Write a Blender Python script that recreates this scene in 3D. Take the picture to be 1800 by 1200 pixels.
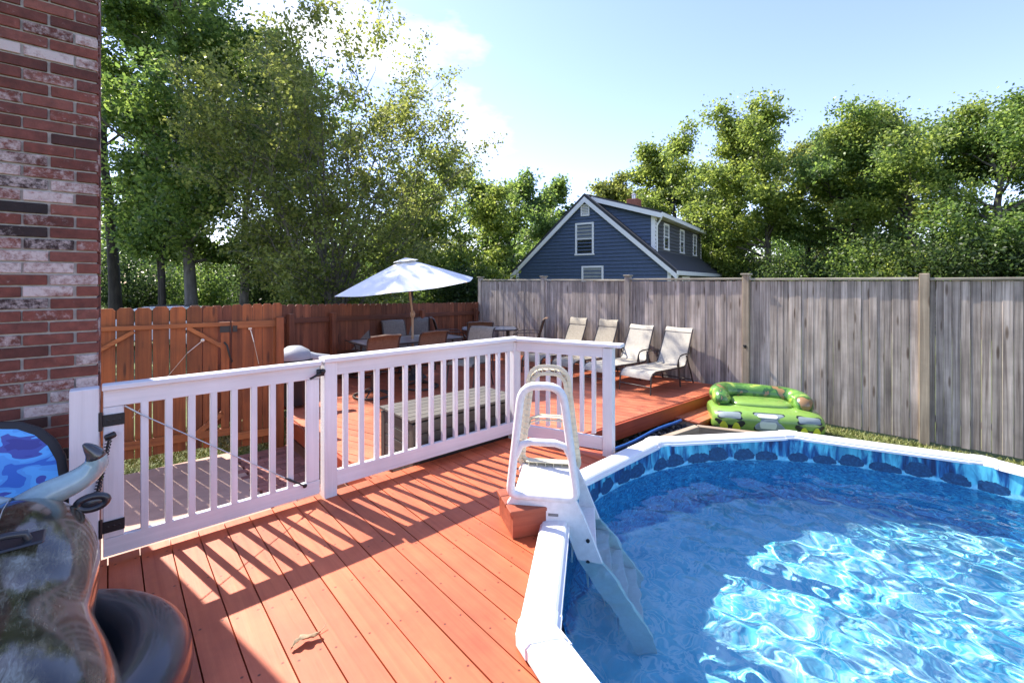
import bpy, bmesh, math, random
import numpy as np
from mathutils import Vector, Matrix, Euler

for o in list(bpy.data.objects): bpy.data.objects.remove(o, do_unlink=True)
scene = bpy.context.scene
COL = scene.collection
R = math.radians
random.seed(7)

# ------------------------------------------------------------------ camera
HC = 1.55                      # eye height above the pool deck (z = 0)
cam_d = bpy.data.cameras.new('camera')
cam_d.lens = 16; cam_d.sensor_width = 36; cam_d.shift_y = -104/1800
cam_d.clip_start = 0.05; cam_d.clip_end = 2000
cam = bpy.data.objects.new('camera', cam_d); COL.objects.link(cam)
cam.location = (0, 0, HC); cam.rotation_euler = (R(90), 0, 0)
scene.camera = cam

# ------------------------------------------------------------------ sky and sun
SUN_AZ = math.atan2(-0.81, 0.59)   # direction towards the sun, measured from +Y towards +X
SUN_EL = R(48)
world = bpy.data.worlds.new('World'); scene.world = world; world.use_nodes = True
wt = world.node_tree; wn = wt.nodes; wl = wt.links
bg = wn['Background']; bg.inputs['Strength'].default_value = 0.105
sky = wn.new('ShaderNodeTexSky'); sky.sky_type = 'NISHITA'; sky.sun_disc = False
sky.sun_elevation = SUN_EL; sky.sun_rotation = SUN_AZ % (2*math.pi)
sky.air_density = 1.0; sky.dust_density = 0.25; sky.ozone_density = 3.0
CLOUD_W = 155.0
tc = wn.new('ShaderNodeTexCoord')
cm = wn.new('ShaderNodeMapping'); cm.inputs['Scale'].default_value = (1.0, 1.0, 2.4); cm.inputs['Location'].default_value = (0.37, 0.1, 0.2); cm.inputs['Rotation'].default_value = (0, 0, R(-33))
wl.new(tc.outputs['Generated'], cm.inputs['Vector'])
cn = wn.new('ShaderNodeTexNoise'); cn.noise_dimensions = '4D'; cn.inputs['W'].default_value = CLOUD_W; cn.inputs['Scale'].default_value = 2.1; cn.inputs['Detail'].default_value = 9; cn.inputs['Roughness'].default_value = 0.55
wl.new(cm.outputs[0], cn.inputs['Vector'])
cr = wn.new('ShaderNodeValToRGB'); cr.color_ramp.elements[0].position = 0.585; cr.color_ramp.elements[1].position = 0.75
wl.new(cn.outputs['Fac'], cr.inputs['Fac'])
mixc = wn.new('ShaderNodeMix'); mixc.data_type = 'RGBA'
wl.new(cr.outputs['Color'], mixc.inputs['Factor'])
skt = wn.new('ShaderNodeMix'); skt.data_type = 'RGBA'; skt.blend_type = 'MULTIPLY'; skt.inputs['Factor'].default_value = 1.0
wl.new(sky.outputs['Color'], skt.inputs[6]); skt.inputs[7].default_value = (1.06, 0.90, 1.0, 1)
wl.new(skt.outputs[2], mixc.inputs[6]); mixc.inputs[7].default_value = (4.6, 4.75, 4.95, 1)
wl.new(mixc.outputs[2], bg.inputs['Color'])

sun_d = bpy.data.lights.new('sun', 'SUN'); sun_d.energy = 3.15; sun_d.angle = R(0.53); sun_d.color = (1.0, 0.94, 0.84)
sun = bpy.data.objects.new('sun', sun_d); COL.objects.link(sun)
sdir = Vector((math.sin(SUN_AZ)*math.cos(SUN_EL), math.cos(SUN_AZ)*math.cos(SUN_EL), math.sin(SUN_EL)))
sun.rotation_euler = sdir.to_track_quat('Z', 'Y').to_euler()
sun.location = sdir*60
sun_d.cycles.is_caustics_light = True

vs = scene.view_settings
vs.view_transform = 'Standard'; vs.look = 'None'; vs.gamma = 1.0; vs.use_curve_mapping = False
vs.exposure = 1.92
cy = scene.cycles
cy.use_denoising = True
try: cy.denoiser = 'OPENIMAGEDENOISE'
except Exception: pass
cy.max_bounces = 8; cy.transparent_max_bounces = 16; cy.sample_clamp_indirect = 6.0
cy.caustics_reflective = False; cy.caustics_refractive = True

# ------------------------------------------------------------------ helpers
def at(px, py, z=0.0):
    """photograph pixel -> point of the horizontal plane at height z"""
    Y = 800*(HC - z)/(py - 496.0)
    return Vector(((px - 900)/800*Y, Y, z))

def tag(o, label=None, cat=None, group=None, kind=None):
    if label: o['label'] = label
    if cat: o['category'] = cat
    if group: o['group'] = group
    if kind: o['kind'] = kind
    return o

def empty(name, loc=(0,0,0), rz=0.0, label=None, cat=None, group=None, rot=None):
    o = bpy.data.objects.new(name, None); COL.objects.link(o)
    o.empty_display_size = 0.1
    o.location = loc; o.rotation_euler = rot if rot else (0, 0, rz)
    return tag(o, label, cat, group)

def link(name, me, mat=None, parent=None, loc=(0,0,0), rot=(0,0,0), color=None):
    o = bpy.data.objects.new(name, me); COL.objects.link(o)
    o.location = loc; o.rotation_euler = rot
    if parent is not None: o.parent = parent
    if mat is not None and len(me.materials) == 0: me.materials.append(mat)
    if color is not None: o.color = color
    return o

def copy_tree(o, parent=None):
    c = o.copy(); COL.objects.link(c); c.parent = parent
    for ch in list(o.children): copy_tree(ch, c)
    return c

def smooth_path(pts, n=5, rad=None):
    out = []; rr = []
    P = [Vector(p) for p in pts]
    for i in range(len(P)-1):
        p0, p1, p2, p3 = P[max(i-1,0)], P[i], P[i+1], P[min(i+2,len(P)-1)]
        for j in range(n):
            t = j/n
            out.append(.5*((2*p1) + (p2-p0)*t + (2*p0-5*p1+4*p2-p3)*t*t + (3*p1-p0-3*p2+p3)*t**3))
            if rad: rr.append(rad[i] + (rad[i+1]-rad[i])*t)
    out.append(P[-1])
    if rad: rr.append(rad[-1])
    return (out, rr) if rad else out

class MB:
    def __init__(s): s.v = []; s.f = []
    def add(s, vs_, fs, M=None):
        b = len(s.v)
        for p in vs_:
            p = Vector(p)
            s.v.append(tuple(M @ p) if M is not None else tuple(p))
        for f in fs: s.f.append(tuple(i + b for i in f))
        return s
    def box(s, size, loc=(0,0,0), b=0.0, rot=None, M=None):
        x, y, z = (d/2 for d in size)
        T = Matrix.Translation(loc)
        if rot is not None: T = T @ Euler(rot).to_matrix().to_4x4()
        if M is not None: T = M @ T
        if b <= 0:
            vs_ = [(i*x, j*y, k*z) for i in (-1,1) for j in (-1,1) for k in (-1,1)]
            fs = [(0,1,3,2),(4,6,7,5),(0,4,5,1),(2,3,7,6),(0,2,6,4),(1,5,7,3)]
            return s.add(vs_, fs, T)
        e = (x, y, z); idx = {}; vs_ = []
        for i in (-1,1):
            for j in (-1,1):
                for k in (-1,1):
                    sg = (i,j,k)
                    for a in range(3):
                        idx[(sg,a)] = len(vs_)
                        vs_.append(tuple(sg[c]*(e[c] if c == a else e[c]-b) for c in range(3)))
        fs = []
        for a in range(3):
            c1, c2 = [c for c in range(3) if c != a]
            for sg in (-1,1):
                loop = []
                for (p,q) in ((-1,-1),(1,-1),(1,1),(-1,1)):
                    t = [0,0,0]; t[a] = sg; t[c1] = p; t[c2] = q
                    loop.append(idx[(tuple(t),a)])
                fs.append(tuple(loop))
        for a in range(3):
            c1, c2 = [c for c in range(3) if c != a]
            for p in (-1,1):
                for q in (-1,1):
                    t0 = [0,0,0]; t0[a] = -1; t0[c1] = p; t0[c2] = q
                    t1 = list(t0); t1[a] = 1
                    t0 = tuple(t0); t1 = tuple(t1)
                    fs.append((idx[(t0,c1)], idx[(t1,c1)], idx[(t1,c2)], idx[(t0,c2)]))
        for i in (-1,1):
            for j in (-1,1):
                for k in (-1,1):
                    fs.append(tuple(idx[((i,j,k),a)] for a in range(3)))
        return s.add(vs_, fs, T)
    def prism(s, poly, z0, z1, M=None, b=0.0):
        """extrude a 2-D outline; b chamfers the upper edge"""
        n = len(poly)
        if b > 0:
            c = Vector((sum(p[0] for p in poly)/n, sum(p[1] for p in poly)/n))
            inn = []
            for p in poly:
                d = Vector(p) - c; l = max(d.length, 1e-6)
                inn.append(tuple(Vector(p) - d/l*min(b*1.3, l*.5)))
            vs_ = [(p[0],p[1],z0) for p in poly] + [(p[0],p[1],z1-b) for p in poly] + [(p[0],p[1],z1) for p in inn]
            fs = [tuple(range(n))[::-1], tuple(range(2*n,3*n))]
            for k in (0, n):
                for i in range(n):
                    j = (i+1) % n
                    fs.append((k+i, k+j, k+n+j, k+n+i))
        else:
            vs_ = [(p[0],p[1],z0) for p in poly] + [(p[0],p[1],z1) for p in poly]
            fs = [tuple(range(n))[::-1], tuple(range(n,2*n))]
            for i in range(n):
                j = (i+1) % n
                fs.append((i, j, n+j, n+i))
        return s.add(vs_, fs, M)
    def tube(s, pts, r, n=8, closed=False, M=None, flat=1.0):
        pts = [Vector(p) for p in pts]; m = len(pts)
        rs = r if isinstance(r, (list, tuple)) else [r]*m
        vs_ = []; up = None
        for i, p in enumerate(pts):
            if closed: t = pts[(i+1) % m] - pts[i-1]
            else: t = pts[min(i+1, m-1)] - pts[max(i-1, 0)]
            t.normalize()
            if up is None:
                up = Vector((0,0,1)) if abs(t.z) < 0.9 else Vector((1,0,0))
            a = t.cross(up)
            if a.length < 1e-5: a = t.cross(Vector((0,1,0)))
            a.normalize(); bb = a.cross(t).normalized(); up = bb
            for k in range(n):
                an = 2*math.pi*k/n
                vs_.append(p + a*(math.cos(an)*rs[i]) + bb*(math.sin(an)*rs[i]*flat))
        fs = []
        for i in range(m if closed else m-1):
            i2 = (i+1) % m
            for k in range(n):
                k2 = (k+1) % n
                fs.append((i*n+k, i*n+k2, i2*n+k2, i2*n+k))
        if not closed:
            fs.append(tuple(range(n))[::-1]); fs.append(tuple((m-1)*n+k for k in range(n)))
        return s.add(vs_, fs, M)
    def lathe(s, prof, n=24, M=None):
        vs_ = []; fs = []; m = len(prof)
        for (r, z) in prof:
            for k in range(n):
                an = 2*math.pi*k/n
                vs_.append((r*math.cos(an), r*math.sin(an), z))
        for i in range(m-1):
            for k in range(n):
                k2 = (k+1) % n
                fs.append((i*n+k, i*n+k2, (i+1)*n+k2, (i+1)*n+k))
        if prof[0][0] > 1e-4: fs.append(tuple(range(n))[::-1])
        if prof[-1][0] > 1e-4: fs.append(tuple((m-1)*n+k for k in range(n)))
        return s.add(vs_, fs, M)
    def ribbon(s, prof, w, th, M=None, wf=None):
        """a sling: (y,z) profile swept across x, with thickness"""
        m = len(prof); P = [Vector((0,p[0],p[1])) for p in prof]
        vs_ = []
        for i, p in enumerate(P):
            t = (P[min(i+1,m-1)] - P[max(i-1,0)]).normalized()
            nn = Vector((0, -t.z, t.y))
            ww = w/2*(wf(i/(m-1)) if wf else 1)
            for sx in (-1, 0, 1):
                sag = 0.012 if sx == 0 else 0.0
                vs_.append(p + Vector((sx*ww,0,0)) - nn*sag)
            for sx in (-1, 0, 1):
                sag = 0.012 if sx == 0 else 0.0
                vs_.append(p + Vector((sx*ww,0,0)) - nn*(sag+th))
        fs = []
        for i in range(m-1):
            a, b = i*6, (i+1)*6
            fs += [(a,a+1,b+1,b), (a+1,a+2,b+2,b+1), (a+3,b+3,b+4,a+4), (a+4,b+4,b+5,a+5), (a,b,b+3,a+3), (a+2,a+5,b+5,b+2)]
        e = (m-1)*6
        fs += [(0,3,4,1),(1,4,5,2),(e,e+1,e+4,e+3),(e+1,e+2,e+5,e+4)]
        return s.add(vs_, fs, M)
    def ellipsoid(s, rad, loc=(0,0,0), nu=20, nv=12, M=None, p=1.0):
        vs_ = []; fs = []
        sp = lambda c: math.copysign(abs(c)**p, c)
        for i in range(nv+1):
            ph = math.pi*i/nv - math.pi/2
            for k in range(nu):
                th = 2*math.pi*k/nu
                vs_.append((loc[0]+rad[0]*sp(math.cos(ph))*sp(math.cos(th)), loc[1]+rad[1]*sp(math.cos(ph))*sp(math.sin(th)), loc[2]+rad[2]*sp(math.sin(ph))))
        for i in range(nv):
            for k in range(nu):
                k2 = (k+1) % nu
                fs.append((i*nu+k, i*nu+k2, (i+1)*nu+k2, (i+1)*nu+k))
        return s.add(vs_, fs, M)
    def mesh(s, name, mat=None, smooth=None):
        me = bpy.data.meshes.new(name)
        me.from_pydata(s.v, [], s.f)
        bm = bmesh.new(); bm.from_mesh(me)
        bmesh.ops.remove_doubles(bm, verts=bm.verts, dist=1e-5)
        bmesh.ops.recalc_face_normals(bm, faces=bm.faces)
        bm.to_mesh(me); bm.free()
        if smooth is not None:
            me.polygons.foreach_set('use_smooth', [True]*len(me.polygons))
            if smooth < 179: me.set_sharp_from_angle(angle=R(smooth))
        if mat is not None: me.materials.append(mat)
        me.update()
        return me
    def build(s, name, mat, parent=None, loc=(0,0,0), rot=(0,0,0), smooth=None, color=None):
        return link(name, s.mesh(name, mat, smooth), None, parent, loc, rot, color)

def clip(poly, a, b, c):
    """keep the part of a 2-D polygon where a*x + b*y <= c"""
    out = []
    for i in range(len(poly)):
        p, q = poly[i], poly[(i+1) % len(poly)]
        dp, dq = a*p[0]+b*p[1]-c, a*q[0]+b*q[1]-c
        if dp <= 0: out.append(p)
        if dp*dq < 0:
            t = dp/(dp-dq); out.append((p[0]+(q[0]-p[0])*t, p[1]+(q[1]-p[1])*t))
    return out

# ------------------------------------------------------------------ materials
MATS = {}
def base(name):
    m = bpy.data.materials.new(name); m.use_nodes = True
    nt = m.node_tree
    return m, nt, nt.nodes, nt.links, nt.nodes['Principled BSDF']
def node(nt, typ, **kw):
    n = nt.nodes.new(typ)
    for k, v in kw.items():
        if k in n.inputs: n.inputs[k].default_value = v
        else: setattr(n, k, v)
    return n
def ramp(nt, stops, src, interp='LINEAR'):
    n = nt.nodes.new('ShaderNodeValToRGB'); r = n.color_ramp; r.interpolation = interp
    while len(r.elements) < len(stops): r.elements.new(0.5)
    for e, (p, c) in zip(r.elements, stops):
        e.position = p; e.color = (*c, 1) if len(c) == 3 else c
    nt.links.new(src, n.inputs['Fac'])
    return n
def coords(nt, scale=(1,1,1), jitter=True):
    L = nt.links
    t = nt.nodes.new('ShaderNodeTexCoord'); v = t.outputs['Object']
    if jitter:
        oi = nt.nodes.new('ShaderNodeObjectInfo')
        mu = node(nt, 'ShaderNodeMath', operation='MULTIPLY'); L.new(oi.outputs['Random'], mu.inputs[0]); mu.inputs[1].default_value = 61.0
        va = node(nt, 'ShaderNodeVectorMath', operation='ADD'); L.new(v, va.inputs[0]); L.new(mu.outputs[0], va.inputs[1]); v = va.outputs[0]
    mp = nt.nodes.new('ShaderNodeMapping'); mp.inputs['Scale'].default_value = scale; L.new(v, mp.inputs['Vector'])
    return mp.outputs[0]
def mixrgb(nt, fac, a, b, mode='MIX'):
    n = nt.nodes.new('ShaderNodeMix'); n.data_type = 'RGBA'; n.blend_type = mode
    for sock, val in ((n.inputs['Factor'], fac), (n.inputs[6], a), (n.inputs[7], b)):
        if hasattr(val, 'links'): nt.links.new(val, sock)
        elif isinstance(val, (int, float)): sock.default_value = val
        else: sock.default_value = (*val, 1)
    return n.outputs[2]
def bump(nt, h, bsdf, strength=0.3, dist=0.01):
    b = node(nt, 'ShaderNodeBump'); b.inputs['Strength'].default_value = strength; b.inputs['Distance'].default_value = dist
    nt.links.new(h, b.inputs['Height']); nt.links.new(b.outputs[0], bsdf.inputs['Normal'])
def noise(nt, vec, scale, detail=5, rough=0.6, dist=0.0):
    n = node(nt, 'ShaderNodeTexNoise'); n.inputs['Scale'].default_value = scale; n.inputs['Detail'].default_value = detail
    n.inputs['Roughness'].default_value = rough; n.inputs['Distortion'].default_value = dist
    nt.links.new(vec, n.inputs['Vector']); return n.outputs['Fac']
def plain(name, c, rough=0.6, var=0.15, metal=0.0, scale=8.0, bmp=0.0, spec=None, coat=0.0):
    if name in MATS: return MATS[name]
    m, nt, N_, L, b = base(name)
    v = coords(nt); f = noise(nt, v, scale)
    c1 = tuple(x*(1-var) for x in c); c2 = tuple(min(1, x*(1+var)) for x in c)
    r = ramp(nt, [(0.3, c1), (0.7, c2)], f)
    L.new(r.outputs[0], b.inputs['Base Color'])
    b.inputs['Roughness'].default_value = rough; b.inputs['Metallic'].default_value = metal
    if spec is not None: b.inputs['Specular IOR Level'].default_value = spec
    if coat: b.inputs['Coat Weight'].default_value = coat; b.inputs['Coat Roughness'].default_value = 0.08
    if bmp: bump(nt, noise(nt, v, scale*6), b, bmp, 0.004)
    MATS[name] = m; return m
def wood(name, dark, light, axis='x', rough=0.65, across=26.0, along=1.1, vary=0.25, bmp=0.35, blotch=0.35, blotch_c=None, knots=False, wear=None, deck=False):
    """grain runs along a local axis; each plank differs by its own random number"""
    if name in MATS: return MATS[name]
    m, nt, N_, L, b = base(name)
    sc = {'x': (along, across, across), 'y': (across, along, across), 'z': (across, across, along)}[axis]
    v = coords(nt, sc); vb = coords(nt, (1,1,1))
    f = noise(nt, v, 1.0, 7, 0.62, 0.6)
    col = ramp(nt, [(0.28, dark), (0.68, light)], f).outputs[0]
    fb = noise(nt, vb, 2.2, 4, 0.55)
    rb = ramp(nt, [(0.35, (1,1,1)), (0.75, blotch_c or tuple(1-blotch for _ in range(3)))], fb)
    col = mixrgb(nt, 1.0, col, rb.outputs[0], 'MULTIPLY')
    oi = nt.nodes.new('ShaderNodeObjectInfo')
    hs = nt.nodes.new('ShaderNodeHueSaturation')
    mr = node(nt, 'ShaderNodeMapRange'); mr.inputs['To Min'].default_value = 1-vary; mr.inputs['To Max'].default_value = 1+vary
    L.new(oi.outputs['Random'], mr.inputs['Value']); L.new(mr.outputs[0], hs.inputs['Value'])
    L.new(col, hs.inputs['Color']); col = hs.outputs[0]
    if knots:
        kv = coords(nt, {'z': (9, 9, 1.6), 'x': (1.6, 9, 9), 'y': (9, 1.6, 9)}[axis])
        vo = node(nt, 'ShaderNodeTexVoronoi'); vo.inputs['Scale'].default_value = 1.0; L.new(kv, vo.inputs['Vector'])
        kr = ramp(nt, [(0.0, (0.25,0.2,0.17)), (0.10, (0.5,0.45,0.4)), (0.16, (1,1,1))], vo.outputs['Distance'])
        col = mixrgb(nt, 1.0, col, kr.outputs[0], 'MULTIPLY')
    if wear:
        wf = noise(nt, coords(nt, {'x': (3,14,14), 'y': (14,3,14), 'z': (14,14,3)}[axis]), 1.6, 8, 0.75)
        wr = ramp(nt, [(0.66, (0,0,0)), (0.74, (1,1,1))], wf)
        wm = node(nt, 'ShaderNodeMath', operation='MULTIPLY'); L.new(wr.outputs[0], wm.inputs[0]); wm.inputs[1].default_value = wear[1]
        col = mixrgb(nt, wm.outputs[0], col, wear[0])
    if deck:
        # traffic wear across boards, and screw heads over the joists
        ge = nt.nodes.new('ShaderNodeNewGeometry')
        wp = ramp(nt, [(0.32, (.74,.72,.72)), (0.5, (1,1,1)), (0.7, (1.14,1.2,1.25))], noise(nt, ge.outputs['Position'], 1.5, 7, 0.68))
        col = mixrgb(nt, 1.0, col, wp.outputs[0], 'MULTIPLY')
        to = nt.nodes.new('ShaderNodeTexCoord'); sx = nt.nodes.new('ShaderNodeSeparateXYZ'); L.new(to.outputs['Object'], sx.inputs[0])
        def mt(op, a, c=None):
            n = node(nt, 'ShaderNodeMath', operation=op)
            for i, q in enumerate((a, c)):
                if q is None: continue
                if hasattr(q, 'links'): L.new(q, n.inputs[i])
                else: n.inputs[i].default_value = q
            return n.outputs[0]
        dx = mt('SUBTRACT', mt('MULTIPLY', mt('FRACT', mt('DIVIDE', sx.outputs['X'], .405)), .405), .2)
        dy = mt('SUBTRACT', mt('ABSOLUTE', sx.outputs['Y']), .043)
        dd = mt('SQRT', mt('ADD', mt('MULTIPLY', dx, dx), mt('MULTIPLY', dy, dy)))
        sc_ = ramp(nt, [(0.0035, (.12,.10,.10)), (0.0055, (1,1,1))], dd)
        col = mixrgb(nt, 1.0, col, sc_.outputs[0], 'MULTIPLY')
    L.new(col, b.inputs['Base Color'])
    b.inputs['Roughness'].default_value = rough
    bump(nt, f, b, bmp, 0.003)
    MATS[name] = m; return m

W_PAINT = wood('white_paint', (.70,.68,.68), (.82,.80,.80), 'z', 0.45, 30, 1.2, 0.03, 0.35, 0.16, wear=((.50,.46,.42), .3))
W_PAINTX = wood('white_paint_rail', (.70,.68,.68), (.82,.80,.80), 'x', 0.45, 30, 1.2, 0.03, 0.35, 0.16, wear=((.50,.46,.42), .3))
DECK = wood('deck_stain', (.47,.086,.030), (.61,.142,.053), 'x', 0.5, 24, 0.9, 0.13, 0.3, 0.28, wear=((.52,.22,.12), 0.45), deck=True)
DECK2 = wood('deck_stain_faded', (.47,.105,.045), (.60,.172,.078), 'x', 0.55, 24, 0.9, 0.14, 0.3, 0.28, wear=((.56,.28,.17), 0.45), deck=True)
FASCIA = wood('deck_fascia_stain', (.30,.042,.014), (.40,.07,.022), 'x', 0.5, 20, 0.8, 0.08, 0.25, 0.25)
ORANGE = wood('cedar_stain', (.13,.030,.008), (.36,.105,.026), 'z', 0.6, 20, 0.9, 0.28, 0.4, 0.45, knots=True)
ORANGEX = wood('cedar_stain_rail', (.24,.065,.018), (.46,.16,.045), 'x', 0.6, 20, 0.9, 0.2, 0.4, 0.4)
BROWNF = wood('brown_fence_stain', (.12,.036,.016), (.29,.095,.040), 'z', 0.65, 20, 0.9, 0.3, 0.4, 0.4, knots=True)
BROWNFX = wood('brown_fence_rail_stain', (.11,.035,.018), (.22,.07,.032), 'x', 0.65, 20, 0.9, 0.2, 0.4, 0.4)
GREY = wood('weathered_cedar', (.165,.126,.10), (.63,.535,.45), 'z', 0.8, 34, 0.8, 0.26, 0.6, 0.5, knots=True)
GREYX = wood('weathered_cedar_cap', (.24,.21,.16), (.44,.40,.31), 'x', 0.85, 24, 1.2, 0.15, 0.5, 0.5)
POSTG = wood('weathered_post_grey', (.18,.15,.125), (.42,.37,.32), 'z', 0.8, 22, 0.7, 0.12, 0.4, 0.4, knots=True)
POST = wood('weathered_post', (.20,.15,.10), (.43,.345,.24), 'z', 0.75, 22, 0.7, 0.12, 0.4, 0.4, knots=True)
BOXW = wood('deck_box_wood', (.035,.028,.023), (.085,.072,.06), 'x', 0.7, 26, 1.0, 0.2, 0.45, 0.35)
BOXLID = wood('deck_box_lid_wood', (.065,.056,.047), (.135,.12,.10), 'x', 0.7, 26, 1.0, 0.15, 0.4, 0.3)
RAWW = wood('bare_wood', (.28,.20,.13), (.50,.40,.29), 'x', 0.8, 24, 1.0, 0.15, 0.4, 0.45)
BLACK = plain('black_iron', (.012,.012,.013), 0.45, 0.3)
STEEL = plain('galvanised_steel', (.55,.55,.54), 0.35, 0.15, metal=0.9)
VINYLW = plain('pool_cap_resin', (.74,.74,.73), 0.35, 0.05, scale=3, bmp=0.03)
BROWNMETAL = plain('brown_powder_coat', (.055,.040,.032), 0.4, 0.2)
# ------------------------------------------------------------------ layout of the yard
HN = Vector((-2.26, 2.50, 0)); CN = Vector((0.03, 4.53, 0))
rv = (CN - HN).normalized(); RA = math.atan2(rv.y, rv.x)
nv = Vector((-rv.y, rv.x, 0)); dv = -nv                      # nv points away from the camera
def S(s, n, z=0.0): return HN + rv*s + nv*n + Vector((0,0,z))   # yard frame: along the railing, away from it
PC = Vector((2.33, 2.25, 0)); PR = 2.32                       # pool centre and rail radius
def pv(k, rad=PR): a = R(80 + 36*k); return Vector((PC.x + rad*math.cos(a), PC.y + rad*math.sin(a), 0))
ZG, ZM, ZW = -0.57, -0.20, -0.15                              # ground, main deck, water
def sstep(a, b, x): t = max(0, min(1, (x-a)/(b-a))); return t*t*(3-2*t)
def gz(x, y): return ZG - 0.30*sstep(9, 17, y) - 0.02*math.sin(x*.7)*math.cos(y*.6)

# ------------------------------------------------------------------ ground
def ground_material():
    m, nt, N_, L, b = base('lawn')
    v = coords(nt, (1,1,1), False)
    f1 = noise(nt, v, 0.9, 6, 0.65); f2 = noise(nt, v, 30, 4, 0.7)
    c = ramp(nt, [(0.30, (.11,.085,.05)), (0.48, (.10,.13,.03)), (0.70, (.16,.21,.05))], f1).outputs[0]
    d = ramp(nt, [(0.3, (.5,.5,.5)), (0.7, (1.2,1.2,1.1))], f2).outputs[0]
    L.new(mixrgb(nt, 1.0, c, d, 'MULTIPLY'), b.inputs['Base Color'])
    b.inputs['Roughness'].default_value = 0.9
    bump(nt, f2, b, 0.6, 0.02)
    return m
verts, faces = [], []
radii = [2.16, 2.6, 3.2, 4, 5, 6.3, 8, 10, 12.5, 15, 18, 22, 27, 34, 45, 60, 90, 140, 240, 420]
NA = 96
for r_ in radii:
    for k in range(NA):
        a = 2*math.pi*k/NA; x, y = PC.x + r_*math.cos(a), PC.y + r_*math.sin(a)
        verts.append((x, y, gz(x, y)))
for i in range(len(radii)-1):
    for k in range(NA):
        k2 = (k+1) % NA; faces.append((i*NA+k, (i+1)*NA+k, (i+1)*NA+k2, i*NA+k2))
me = bpy.data.meshes.new('ground'); me.from_pydata(verts, [], faces); me.polygons.foreach_set('use_smooth', [True]*len(faces))
g = link('ground', me, ground_material()); tag(g, 'mown lawn and bare soil around the decks and fences', 'ground', kind='structure')

# grass blades along the fences
def grass_patch(name, areas, n, label, h=(0.025, 0.065)):
    rng = np.random.default_rng(5)
    V = np.zeros((n*3, 3)); k = 0
    w = np.array([abs((a[1][0]-a[0][0])*(a[2][1]-a[0][1]) - (a[1][1]-a[0][1])*(a[2][0]-a[0][0])) for a in areas]); w /= w.sum()
    pick = rng.choice(len(areas), n, p=w)
    A = np.array(areas)[pick]
    u, v = rng.random(n), rng.random(n)
    P = A[:,0] + (A[:,1]-A[:,0])*u[:,None] + (A[:,2]-A[:,0])*v[:,None]
    hh = rng.uniform(h[0], h[1], n); an = rng.uniform(0, 2*np.pi, n); wd = rng.uniform(.004, .009, n)
    z0 = np.array([gz(p[0], p[1]) for p in P]) - .005
    dx, dy = np.cos(an)*wd, np.sin(an)*wd
    lean = rng.normal(0, .035, (n, 2))
    V[0::3] = np.c_[P[:,0]-dx, P[:,1]-dy, z0]; V[1::3] = np.c_[P[:,0]+dx, P[:,1]+dy, z0]
    V[2::3] = np.c_[P[:,0]+lean[:,0], P[:,1]+lean[:,1], z0+hh]
    me = bpy.data.meshes.new(name); me.vertices.add(n*3); me.vertices.foreach_set('co', V.ravel())
    me.loops.add(n*3); me.loops.foreach_set('vertex_index', np.arange(n*3))
    me.polygons.add(n); me.polygons.foreach_set('loop_start', np.arange(0, n*3, 3)); me.polygons.foreach_set('loop_total', np.full(n, 3))
    me.update(); me.validate()
    m, nt, N_, L, b = base(name+'_blades')
    ge = nt.nodes.new('ShaderNodeNewGeometry')
    c = ramp(nt, [(0, (.10,.13,.025)), (0.6, (.20,.23,.05)), (1, (.32,.29,.11))], ge.outputs['Random Per Island'])
    L.new(c.outputs[0], b.inputs['Base Color']); b.inputs['Roughness'].default_value = .6
    o = link(name, me, m); tag(o, label, 'grass', kind='stuff'); return o

# ------------------------------------------------------------------ patio of concrete and brick pavers
patio = empty('patio', S(-0.5, 1.4, ZG), RA); tag(patio, 'concrete and brick paver patio behind the white gate', 'patio', kind='structure')
CONC = plain('concrete', (.40,.255,.195), 0.85, 0.18, scale=3, bmp=0.15)
PAVER = wood('paver_clay', (.22,.085,.065), (.34,.14,.11), 'x', 0.85, 8, 8, 0.25, 0.3, 0.3)
MORTAR = plain('mortar', (.42,.39,.35), 0.95, 0.2, scale=30, bmp=0.3)
MB().box((3.62, 3.05, .12), (-0.15, 0.175, -.02), .01).build('concrete_slab', CONC, patio)
MB().box((.78, 2.9, .08), (2.06, 0.05, -.035)).build('paver_bed', MORTAR, patio)
pm = MB().box((.196, .096, .06), (0,0,0), .006).mesh('paver', PAVER)
for j in range(29):
    for i in range(4):
        x = 1.78 + i*.2 - (.1 if j % 2 else 0)
        if x > 2.44: continue
        link('paver', pm, None, patio, (x, -1.35 + j*.1, .012 + random.uniform(-.003, .003)), (0, 0, random.uniform(-.01, .01)))

# ------------------------------------------------------------------ decks, board by board
def boards(parent, poly, ang, pitch, z, th, mat, name='deck_board', cutter=None, gap=.006, nails=False):
    """lay boards running along angle ang over a convex polygon given in world xy"""
    c, s_ = math.cos(ang), math.sin(ang)
    loc = [(p[0]*c + p[1]*s_, -p[0]*s_ + p[1]*c) for p in poly]
    v0 = math.floor(min(p[1] for p in loc)/pitch)*pitch; v1 = max(p[1] for p in loc)
    k = 0; v = v0
    while v < v1:
        q = clip(clip(loc, 0, 1, v+pitch-gap), 0, -1, -v)
        if len(q) > 2 and cutter: q = cutter(q, v+pitch/2)
        if len(q) > 2:
            u0 = min(p[0] for p in q); u1 = max(p[0] for p in q)
            if u1-u0 > .05:
                um = (u0+u1)/2; vm = v+pitch/2
                mb = MB().prism([(p[0]-um, p[1]-vm) for p in q], -th, 0, b=.004)
                wx, wy = um*c - vm*s_, um*s_ + vm*c
                lp = parent.matrix_basis.inverted() @ Vector((wx, wy, z + random.uniform(-.0015, .0015)))
                mb.build(name, mat, parent, lp, (0, 0, ang - parent.rotation_euler.z))
        v += pitch; k += 1

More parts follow.
